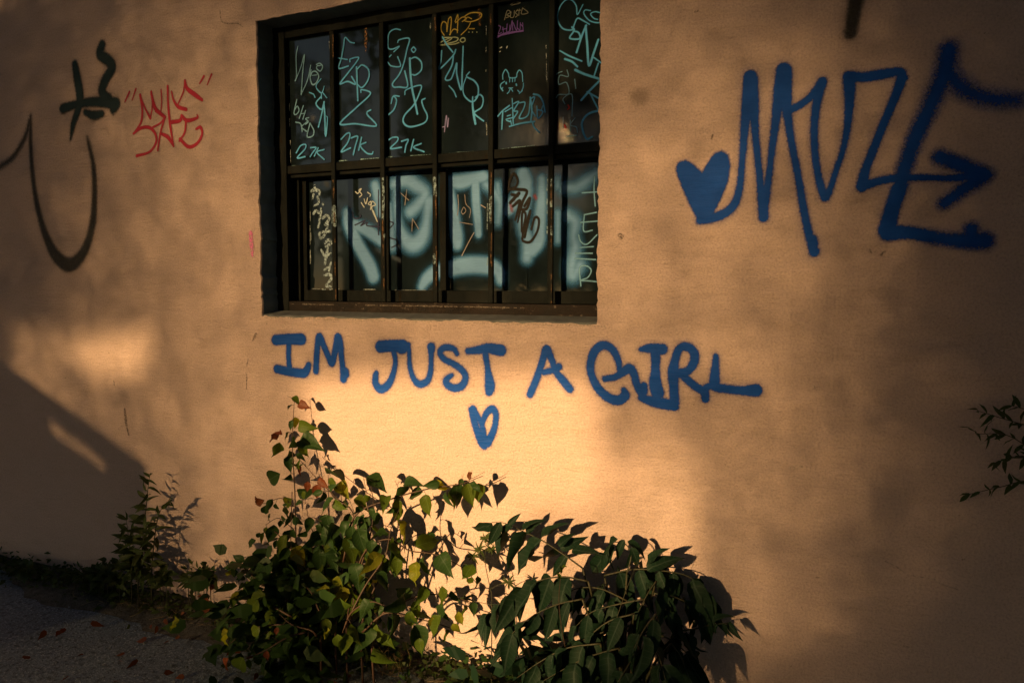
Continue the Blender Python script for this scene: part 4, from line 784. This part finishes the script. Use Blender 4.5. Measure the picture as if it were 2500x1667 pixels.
twig([(640, 1200), (720, 1050), (820, 900), (850, 760), (900, 640)], 0.34, 0.2, start=0.3)
twig([(520, 1290), (470, 1180), (430, 1090), (380, 1040)], 0.38, 0.36, start=0.2)
twig([(600, 1300), (640, 1200), (740, 1140), (820, 1160)], 0.42, 0.42, start=0.2)
twig([(460, 1320), (430, 1290), (330, 1260), (260, 1200)], 0.42, 0.45, start=0.2)
for q in ([(330, 560), (330, 900), (420, 1000)], [(450, 700), (600, 760), (700, 720)], [(420, 850), (560, 800), (640, 860)]):
    twig(q, 0.22, 0.26, 0.002, start=0.05, step=0.034)
spec = '''280,262 203,298 leaf_red .08;265,300 218,392 leaf_mid .09;365,95 415,116 leaf_red .075;345,168 350,238 leaf_yel .08;365,210 435,230 leaf_mid .085;370,290 492,324 leaf_dark .09;370,310 422,378 leaf_mid .1;
268,465 165,522 leaf_dark .13;312,375 322,462 leaf_dark .11;512,466 632,462 leaf_dark .12;565,520 636,602 leaf_yel .14;582,1062 622,1196 leaf_yel .34;505,1048 492,1186 leaf_yel .34;500,990 364,1062 leaf_mid .32;985,928 978,1072 leaf_yel .24;
890,908 872,1016 leaf_mid .26;752,822 738,862 leaf_yel .24;745,852 716,976 leaf_mid .26;790,880 770,1002 leaf_mid .26;1280,458 1258,506 leaf_red .125;1190,518 1216,662 leaf_dark .13;1160,556 1190,668 leaf_mid .13;1250,518 1292,644 leaf_mid .125;1310,515 1322,632 leaf_mid .12;1090,520 1150,524 leaf_yel .13;
725,480 836,562 leaf_dark .14;185,604 130,628 leaf_red .13;140,815 84,860 leaf_dark .2;570,1310 592,1424 leaf_mid .42;1000,1330 1012,1432 leaf_mid .36;1112,1208 1060,1352 leaf_mid .3;960,1188 950,1284 leaf_mid .32;55,1098 0,1116 leaf_yel .42;225,1124 205,1192 leaf_mid .42;60,1428 40,1522 leaf_mid .6;
545,1020 605,1062 leaf_yel .35;1095,905 1165,965 leaf_red .2;1280,940 1230,1050 leaf_mid .2;920,520 1015,505 leaf_dark .14;880,640 905,730 leaf_mid .2;1020,560 930,600 leaf_dark .16;655,600 745,645 leaf_mid .2;1205,1190 1230,1270 leaf_yel .27;1150,1080 1060,1160 leaf_mid .28;
470,520 455,610 leaf_red .16;400,560 370,610 leaf_mid .2;130,985 205,960 leaf_dark .33'''
for it in spec.replace('\n', '').split(';'):
    a, b, m, d = it.split(); a = tuple(map(float, a.split(','))); b = tuple(map(float, b.split(','))); d = float(d)
    put_leaf(bush, OV[m][rp.integers(7)], P3(ZL.p(a), d), P3(ZL.p(b), d+rp.uniform(-0.015, 0.03)), spread=0.3); leaf_count += 1
spec = '''150,830 20,945 leaf_yel .62;625,925 495,1075 leaf_yel .55;1590,930 1485,1000 leaf_yel .5;620,1200 555,1340 leaf_red .62;760,1190 650,1430 leaf_mid .62;420,620 340,830 leaf_red .5;500,690 400,760 leaf_mid .48;200,760 150,790 leaf_red .55;1090,900 1070,990 leaf_red .5;1040,960 960,1010 leaf_mid .5;1740,960 1712,1190 leaf_mid .46;
730,620 600,635 leaf_yel .44;1000,640 1020,765 leaf_mid .42;900,640 760,800 leaf_mid .46;470,490 445,570 leaf_red .4;360,600 315,606 leaf_red .42;160,995 100,1010 leaf_red .62;920,910 780,1000 leaf_mid .5'''
for it in spec.replace('\n', '').split(';'):
    a, b, m, d = it.split(); a = tuple(map(float, a.split(','))); b = tuple(map(float, b.split(','))); d = float(d)
    B, T = P3(ZQ.p(a), d), P3(ZQ.p(b), d+0.01)
    B[2] = max(B[2], 0.05); T[2] = max(T[2], 0.025)
    put_leaf(bush, OV[m][rp.integers(7)], B, T, spread=0.3); leaf_count += 1
link('stem', mesh('stem', SV, SF, M['stem'], True), bush)

# ---- the shrub of long compound leaves to its right
ail = empty('compound_leaf_shrub', tuple(wp(1500, 1640, -0.2)*np.array([1, 1, 0])), label='dark green shrub with long drooping compound leaves right of the heart-leaved bush', cat='shrub')
root_a = np.array([wp(1545, 1640)[0], -0.16, 0.01]); AV, AF = [], []
def frond(pts, d0, d1, leaflets=None, size=0.13, auto=True, stem_from=True):
    q = [ZM.p(p) for p in pts]; n = len(q); W = [P3(p, d0+(d1-d0)*i/(n-1)) for i, p in enumerate(q)]; C = catmull(W, 6)
    V, F = [], []; tube_into(V, F, C, np.linspace(0.0032, 0.0012, len(C)), 5); fr = link('frond', mesh('frond', V, F, M['stem_green'], True), ail)
    if stem_from:
        S = catmull([root_a+rp.normal(0, 0.02, 3)*[1, 1, 0], root_a*0.4+C[0]*0.6+[0, 0, 0.04], C[0]], 5); tube_into(AV, AF, S, np.linspace(0.007, 0.0032, len(S)), 6)
    for a, b in (leaflets or []):
        d = d0+(d1-d0)*0.5; put_leaf(fr, LA[rp.integers(8)], P3(ZM.p(a), d+rp.normal(0, 0.01)), P3(ZM.p(b), d+rp.uniform(-0.01, 0.03)), spread=0.35, name='leaflet', wide=rp.uniform(1.1, 1.4))
    if auto:
        seg = np.linalg.norm(np.diff(C, axis=0), axis=1); cum = np.concatenate([[0], np.cumsum(seg)]); s = cum[-1]*0.12
        while s < cum[-1]:
            i = min(len(C)-2, int(np.searchsorted(cum, s))); p = C[i]; td = (C[i+1]-C[i])/(seg[i]+1e-9)
            out = np.cross(td, [0, 0, 1.0]); out /= np.linalg.norm(out)+1e-9
            for sd in (-1, 1):
                L = size*1.12*rp.uniform(0.75, 1.2)*(0.7 if s > 0.85*cum[-1] else 1)
                dr = out*sd*rp.uniform(0.35, 0.8)+DOWN*rp.uniform(0.55, 1.1)+td*rp.uniform(0.2, 0.6)+rp.normal(0, 0.12, 3); dr /= np.linalg.norm(dr)
                if p[1]+dr[1]*L > -0.02: dr[1] = (-0.02-p[1])/L; dr /= np.linalg.norm(dr)
                T_ = p+dr*L; T_[2] = max(T_[2], 0.02)
                put_leaf(fr, LA[rp.integers(8)], p+out*sd*0.006, T_, hint=out*sd*0.4+np.array([0, -0.5, 0.6]), spread=0.5, name='leaflet', wide=rp.uniform(1.05, 1.5))
            s += 0.060*rp.uniform(0.75, 1.25)
        put_leaf(fr, LA[0], C[-1], C[-1]+((C[-1]-C[-3])/np.linalg.norm(C[-1]-C[-3])+DOWN*0.6)*size*0.55, name='leaflet')
    return C
frond([(1000, 790), (860, 690), (720, 600), (600, 545), (480, 490), (390, 483)], 0.2, 0.13, [((390, 485), (228, 602)), ((450, 478), (355, 658)), ((535, 512), (405, 748)), ((635, 548), (475, 797)), ((730, 600), (542, 840)), ((820, 650), (645, 884)),
      ((500, 505), (584, 420)), ((600, 548), (660, 418)), ((625, 560), (738, 466)), ((720, 595), (893, 470)), ((930, 670), (1112, 672)), ((840, 645), (940, 545)), ((850, 660), (1006, 580)), ((900, 700), (780, 860))], auto=False)
frond([(1300, 830), (1330, 700), (1285, 625), (1200, 615)], 0.16, 0.12, [((1240, 595), (1082, 748)), ((1285, 600), (1190, 740)), ((1305, 610), (1452, 708)), ((1340, 680), (1300, 805)), ((1440, 810), (1640, 662)), ((1450, 760), (1560, 640)), ((1165, 690), (1010, 885)), ((1330, 650), (1400, 800)), ((1210, 640), (1110, 820)), ((1500, 800), (1632, 730))], auto=False)
frond([(1150, 840), (1350, 800), (1550, 810), (1720, 850), (1840, 960), (1890, 1060)], 0.14, 0.07, size=0.125)
frond([(1040, 880), (850, 850), (660, 895), (470, 1010), (300, 1150)], 0.26, 0.3, size=0.135)
frond([(1300, 1010), (1120, 930), (960, 930), (860, 1000)], 0.24, 0.26, size=0.12)
frond([(1420, 1000), (1220, 1040), (1060, 1090), (960, 1180)], 0.28, 0.33, size=0.12)
frond([(1480, 960), (1630, 990), (1770, 1060), (1850, 1160)], 0.16, 0.09, size=0.12)
frond([(1320, 1180), (1120, 1230), (960, 1300), (800, 1400)], 0.34, 0.42, size=0.125)
frond([(1420, 1230), (1570, 1260), (1700, 1360), (1770, 1460)], 0.18, 0.14, size=0.12)
frond([(1250, 1330), (1040, 1390), (880, 1470), (740, 1550)], 0.4, 0.5, size=0.12)
frond([(1380, 1330), (1320, 1430), (1240, 1560)], 0.4, 0.5, size=0.12)
frond([(1450, 1300), (1520, 1400), (1560, 1540)], 0.36, 0.45, size=0.12)
frond([(1500, 880), (1450, 950), (1380, 1080)], 0.26, 0.32, size=0.12)
frond([(1650, 1215), (1760, 1200), (1850, 1178), (1985, 1160)], 0.14, 0.10, [((1885, 1150), (2002, 1080)), ((1910, 1172), (1858, 1246)), ((1955, 1166), (1972, 1246)), ((1985, 1160), (2040, 1250)), ((1760, 1200), (1700, 1270)), ((1740, 1190), (1790, 1110))], auto=False)
for q, d0, d1 in (([(1000, 1000), (820, 1040), (640, 1130), (480, 1280)], 0.34, 0.4), ([(1350, 1100), (1180, 1150), (1040, 1260), (960, 1380)], 0.36, 0.4), ([(1500, 1100), (1420, 1200), (1350, 1330)], 0.36, 0.44), ([(1540, 1050), (1640, 1130), (1720, 1250)], 0.2, 0.14), ([(1120, 1300), (900, 1330), (720, 1420), (560, 1530)], 0.42, 0.46), ([(1600, 1300), (1680, 1420), (1700, 1560)], 0.24, 0.22)):
    frond(q, d0, d1, size=0.115)
link('stem', mesh('stem', AV, AF, M['stem_green'], True), ail)

# ---- slender weeds
def weed(name, label, stems, leafset, cat='weed', group=None, size=(0.04, 0.07), step=0.018, droop=0.2, zoom=ZN, mat='stem_green', wide=1.0, start=0.2, rad=0.0022):
    base = None; V, F = [], []; todo = []
    for pts, d in stems:
        C = catmull([P3(zoom.p(p), d) for p in pts], 6); g = ground_below(C[0]); C = np.vstack([g, C]); base = g if base is None else base
        tube_into(V, F, C, np.linspace(rad, 0.0007, len(C)), 5); todo.append(C)
    t = empty(name, (base[0], base[1], 0), label=label, cat=cat, group=group); link('stem', mesh('stem', V, F, M[mat], True), t)
    for C in todo:
        seg = np.linalg.norm(np.diff(C, axis=0), axis=1); cum = np.concatenate([[0], np.cumsum(seg)]); s = cum[-1]*start; an = 0
        while s <= cum[-1]:
            i = min(len(C)-2, int(np.searchsorted(cum, s))); td = (C[i+1]-C[i])/(seg[i]+1e-9); an += 2.4
            fr = s/cum[-1]; out = np.array([math.cos(an), -abs(math.sin(an))*0.8, 0]); dr = out*(1.0 if fr < 0.8 else 0.45)+td*rp.uniform(0.4, 0.9)+DOWN*droop*rp.uniform(0, 1.5)
            dr /= np.linalg.norm(dr); L = rp.uniform(*size)*(1.0-0.45*max(0, fr-0.6)/0.4)
            put_leaf(t, leafset[rp.integers(len(leafset))], C[i], C[i]+dr*L, spread=0.4, wide=wide); s += step*rp.uniform(0.7, 1.4)
    return t
weed('tall_weed', 'tallest narrow-leaved weed standing alone against the wall, left of the bush', [([(960, 850), (965, 600), (985, 400), (1000, 250), (1016, 150)], 0.10), ([(1022, 830), (1040, 620), (1062, 470), (1092, 390), (1148, 335)], 0.11), ([(885, 760), (870, 600), (850, 440)], 0.12), ([(930, 800), (900, 650), (900, 520)], 0.14)], NA, size=(0.065, 0.105), step=0.013, droop=0.5, wide=1.8, rad=0.004)
small = [([(1290, 870), (1300, 745)], 'bushy little weed beside the tall weed, on the side of the bush'), ([(1395, 860), (1390, 750)], 'round-headed low weed between the tall weed and the bush'), ([(700, 850), (710, 735)], 'spiky low weed just left of the tall weed'), ([(640, 860), (650, 770)], 'low weed two plants left of the tall weed'),
         ([(535, 850), (540, 770)], 'short upright weed in the dark, third left of the tall weed'), ([(480, 850), (485, 765)], 'thin short weed in the dark, fourth left of the tall weed'), ([(330, 850), (325, 765)], 'short weed near the left edge at the foot of the wall'), ([(180, 830), (190, 750)], 'leftmost short weed at the foot of the wall'), ([(1100, 880), (1105, 770)], 'low leafy weed at the right foot of the tall weed'), ([(780, 870), (790, 740)], 'low reddish weed at the left foot of the tall weed')]
for pts, lab in small: weed('low_weed', lab, [(pts, 0.10), ([(pts[0][0]+25, pts[0][1]), (pts[1][0]+40, pts[1][1]+30)], 0.13), ([(pts[0][0]-20, pts[0][1]), (pts[1][0]-36, pts[1][1]+36)], 0.08)], NA if rp.uniform() < 0.5 else SM, group='low weeds along the wall', size=(0.04, 0.07), step=0.012, droop=0.4, wide=1.6)
weed('slender_stalk', 'slender reddish stalk with bright green top leaves in front of the compound-leaved shrub', [([(925, 1490), (870, 1250), (843, 1040), (850, 880), (868, 780)], 0.42)], SMM, zoom=ZM, mat='stem', size=(0.035, 0.05), step=0.02, start=0.93, rad=0.0018)
weed('slender_stalk', 'bare slanting stalk in front of the right half of the compound-leaved shrub', [([(1225, 1150), (1300, 930), (1380, 740)], 0.36)], SM, zoom=ZM, size=(0.02, 0.03), step=0.05, start=0.97, rad=0.0014)
# the weed with finger-like leaves
gw = empty('cut_leaved_weed', tuple(wp(1200, 1480, -0.14)*np.array([1, 1, 0])), label='wiry weed with finger-cut leaves between the two big shrubs', cat='weed'); V, F = [], []
def gp(p, d=0.13): return P3(ZM.p(p), d)
base = ground_below(gp((388, 1030)))
tube_into(V, F, catmull([base, gp((388, 1030)), gp((378, 930)), gp((345, 760)), gp((350, 640))], 5), np.linspace(0.0022, 0.001, 21), 5)
tube_into(V, F, catmull([gp((380, 935)), gp((430, 905)), gp((500, 890))], 4), np.linspace(0.0014, 0.0009, 9), 4)
tube_into(V, F, catmull([gp((388, 1040)), gp((300, 1020)), gp((210, 1000))], 4), np.linspace(0.0014, 0.0009, 9), 4)
tube_into(V, F, catmull([gp((345, 760)), gp((300, 710)), gp((260, 710))], 4), np.linspace(0.0014, 0.0009, 9), 4)
link('stem', mesh('stem', V, F, M['stem_green'], True), gw)
for (cx, cy, r) in ((500, 890, 60), (212, 1000, 48), (345, 590, 50), (305, 665, 52), (260, 715, 46), (385, 665, 46), (365, 610, 40)):
    for k in range(9):
        a = rp.uniform(0, 0.3)+k*2*math.pi/9; put_leaf(gw, NA[k % 6], gp((cx, cy)), gp((cx+r*math.cos(a), cy+r*0.85*math.sin(a)), 0.13+rp.uniform(-0.01, 0.02)), spread=0.2, wide=1.5)
# a sapling past the right edge, its twigs reaching into the picture
ZR = Zoom(1820, 900, 2.044)
rs = empty('edge_sapling', (wp(2620, 1400)[0], -0.1, 0), label='sapling at the right edge, its leafy twigs just reaching into view', cat='sapling'); V, F = [], []
sb_ = np.array([wp(2620, 1400)[0], -0.1, 0.0]); top_ = P3(ZR.p((1620, 60)), 0.08); stem_c = catmull([sb_, P3(ZR.p((1640, 900)), 0.09), P3(ZR.p((1600, 400)), 0.08), top_], 6); tube_into(V, F, stem_c, np.linspace(0.008, 0.003, len(stem_c)), 6)
for tp, d in (([(1600, 330), (1430, 290), (1290, 250), (1160, 210)], 0.05), ([(1610, 420), (1440, 400), (1300, 330), (1150, 325)], 0.05), ([(1620, 640), (1430, 560), (1270, 590), (1120, 625)], 0.04), ([(1600, 480), (1450, 450), (1330, 440), (1250, 470)], 0.05), ([(1600, 200), (1450, 210), (1330, 185)], 0.05), ([(1600, 330), (1750, 280), (1900, 200)], 0.07), ([(1620, 640), (1780, 560), (1900, 580)], 0.08), ([(1605, 450), (1740, 440), (1860, 400)], 0.12), ([(1620, 120), (1600, 20), (1610, -80)], 0.08), ([(1615, 200), (1700, 110), (1760, 40)], 0.1), ([(1630, 800), (1540, 740), (1480, 760)], 0.08), ([(1635, 820), (1740, 760), (1800, 800)], 0.1)):
    C = catmull([P3(ZR.p(p), d+0.02) for p in tp], 6); tube_into(V, F, C, np.linspace(0.002, 0.0008, len(C)), 4)
    for i in range(2, len(C), 2):
        for sd in (-1, 1):
            dr = (C[i]-C[i-1])/np.linalg.norm(C[i]-C[i-1])*0.6+np.array([0, -0.2, sd*0.6])+rp.normal(0, 0.5, 3); dr /= np.linalg.norm(dr)
            put_leaf(rs, NA[rp.integers(6)], C[i], C[i]+dr*rp.uniform(0.02, 0.045), spread=0.9, wide=1.9)
link('stem', mesh('stem', V, F, M['stem'], True), rs)

# ================================================================ what lies on the ground
def scatter_cards(name, P, prof, ln, wide, mat, kind='stuff', up=0.6):
    """many small leaves joined in one object"""
    ts, hw = PROFILE[prof]; ts, hw = ts[::2]+[1.0], hw[::2]+[0.0]; n = len(P); k = len(ts)
    yv = rp.normal(0, 1, (n, 3)); yv[:, 2] = np.abs(yv[:, 2])*up; yv /= np.linalg.norm(yv, axis=1)[:, None]
    nv = rp.normal(0, 1, (n, 3)); xv = np.cross(yv, nv); xv /= np.linalg.norm(xv, axis=1)[:, None]; L = (ln*rp.uniform(0.6, 1.4, n))[:, None]
    V = np.empty((n, k, 2, 3))
    for i, (t, h) in enumerate(zip(ts, hw)):
        c = P+yv*L*t; c[:, 2] -= (L[:, 0]*0.35*t*t)
        V[:, i, 0] = c-xv*L*h*wide; V[:, i, 1] = c+xv*L*h*wide
    b = np.arange(n)[:, None]*(2*k); F = np.concatenate([b+np.array([[2*i, 2*i+1, 2*i+3, 2*i+2]]) for i in range(k-1)])
    V = V.reshape(-1, 3); V[:, 1] = np.minimum(V[:, 1], -0.006); V[:, 2] = np.maximum(V[:, 2], 0.004)
    o = link(name, bulk_mesh(name, V, F, M[mat])); return tag(o, kind=kind)
n = 3600; xg = rp.uniform(-4.6, 0.9, n); P = np.stack([xg, -np.abs(rp.normal(0, 0.075, n))-0.02, np.abs(rp.normal(0, 0.035, n))+0.015], 1)
P = P[(P[:, 0] < -1.55) | (rp.uniform(size=len(P)) < 0.75)]
tag(scatter_cards('low_groundcover', P, 'small', 0.034, 1.0, 'weed'), label='low straggling ground cover along the foot of the wall', cat='ground cover')
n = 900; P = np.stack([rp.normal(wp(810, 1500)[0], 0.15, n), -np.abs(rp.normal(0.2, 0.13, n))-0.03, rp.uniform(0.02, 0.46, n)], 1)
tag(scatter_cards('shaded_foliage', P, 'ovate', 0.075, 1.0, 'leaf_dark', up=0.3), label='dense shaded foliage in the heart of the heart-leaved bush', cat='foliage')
n = 1500; P = np.stack([rp.normal(-0.62, 0.42, n), -np.abs(rp.normal(0.05, 0.14, n))-0.02, np.abs(rp.normal(0, 0.05, n))+0.02], 1)
n2 = 420; Pm = np.stack([rp.normal(wp(1450, 1560)[0], 0.16, n2), -np.abs(rp.normal(0.16, 0.10, n2))-0.03, rp.uniform(0.02, 0.26, n2)], 1)
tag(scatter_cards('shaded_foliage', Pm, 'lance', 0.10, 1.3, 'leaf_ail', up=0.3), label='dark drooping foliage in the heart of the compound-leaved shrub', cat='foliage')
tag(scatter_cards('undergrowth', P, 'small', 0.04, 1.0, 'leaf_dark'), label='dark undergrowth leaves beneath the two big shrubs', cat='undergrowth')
def straws(name, label, centre, sx, sy, n, ln, rad, stand, mat='straw'):
    V, F = [], []
    for _ in range(n):
        p = np.array([rp.normal(centre[0], sx), rp.normal(centre[1], sy), 0.012+abs(rp.normal(0, 0.008))]); p[1] = min(p[1], -0.02)
        a = rp.uniform(0, 2*math.pi); d = np.array([math.cos(a), math.sin(a)*0.7, 0.0])*(1-stand)+np.array([0, 0, stand]); L = ln*rp.uniform(0.5, 1.4)
        C = [p, p+d*L*0.5+rp.normal(0, 0.12, 3)*L*[1, 1, 0.3], p+d*L+rp.normal(0, 0.2, 3)*L*[1, 1, 0.25]]
        C = np.array(C); C[:, 2] = np.maximum(C[:, 2], 0.012); C[:, 1] = np.minimum(C[:, 1], -0.012); tube_into(V, F, catmull(C, 2), [rad, rad, rad*0.9, rad*0.8, rad*0.5], 3)
    tag(link(name, mesh(name, V, F, M[mat], True)), kind='stuff', label=label, cat='dry grass')
c1 = wp(1190, 1600, 0); straws('dry_grass', 'dry straw lying on the ground between the two big shrubs', (wp(1200, 1600)[0]+0.08, -0.06), 0.12, 0.05, 150, 0.13, 0.0011, 0.08)
def on_ground(px, py): d = ray(px, py); t = -CAMP[2]/d[2]; return CAMP+d*t
gq = on_ground(960, 1648); straws('dry_grass', 'pale tuft of dry grass on the ground in front of the heart-leaved bush', (gq[0], gq[1]), 0.03, 0.025, 46, 0.10, 0.0008, 0.72)
straws('dry_grass', 'dead stalks lying along the wall foot at the left', (wp(420, 1480)[0], -0.1), 0.35, 0.05, 110, 0.09, 0.0009, 0.2)
straws('dry_grass', 'dry stems tangled in the foot of the compound-leaved shrub', (wp(1330, 1620)[0], -0.05), 0.10, 0.03, 120, 0.12, 0.0009, 0.45)
# loose grit on the worn asphalt
def grit():
    n = 5200; V, F = [], []; oc = np.array([[1, 0, 0], [-1, 0, 0], [0, 1, 0], [0, -1, 0], [0, 0, 1], [0, 0, -1]], float); of = np.array([[0, 2, 4], [2, 1, 4], [1, 3, 4], [3, 0, 4], [2, 0, 5], [1, 2, 5], [3, 1, 5], [0, 3, 5]])
    x = rp.uniform(-3.4, 1.2, n); y = -0.12-rp.uniform(0, 1.5, n)**1.0; s = 0.0018+0.0062*rp.uniform(0, 1, n)**4
    P = np.stack([x, y, 0.006*np.sin(x*2.1+y*1.3)+0.004*np.sin(x*5.3-y*4.1)+0.005+s*0.3], 1)
    V = P[:, None, :]+oc[None]*s[:, None, None]*rp.uniform(0.6, 1.3, (n, 6, 1))*np.array([1, 1, 0.7]); F = (np.arange(n)[:, None, None]*6+of[None]).reshape(-1, 3)
    return bulk_mesh('gravel', V.reshape(-1, 3), F, M['stone'])
tag(link('gravel', grit()), kind='stuff', label='loose grit scattered over the dark asphalt', cat='gravel')
n = 160; P = np.stack([rp.uniform(-3.2, 0.8, n), -rp.uniform(0.1, 1.1, n), np.full(n, 0.022)], 1)
tag(scatter_cards('fallen_leaves', P, 'ovate', 0.045, 0.9, 'leaf_red', up=0.05), label='withered leaves fallen on the ground before the plants', cat='fallen leaves')
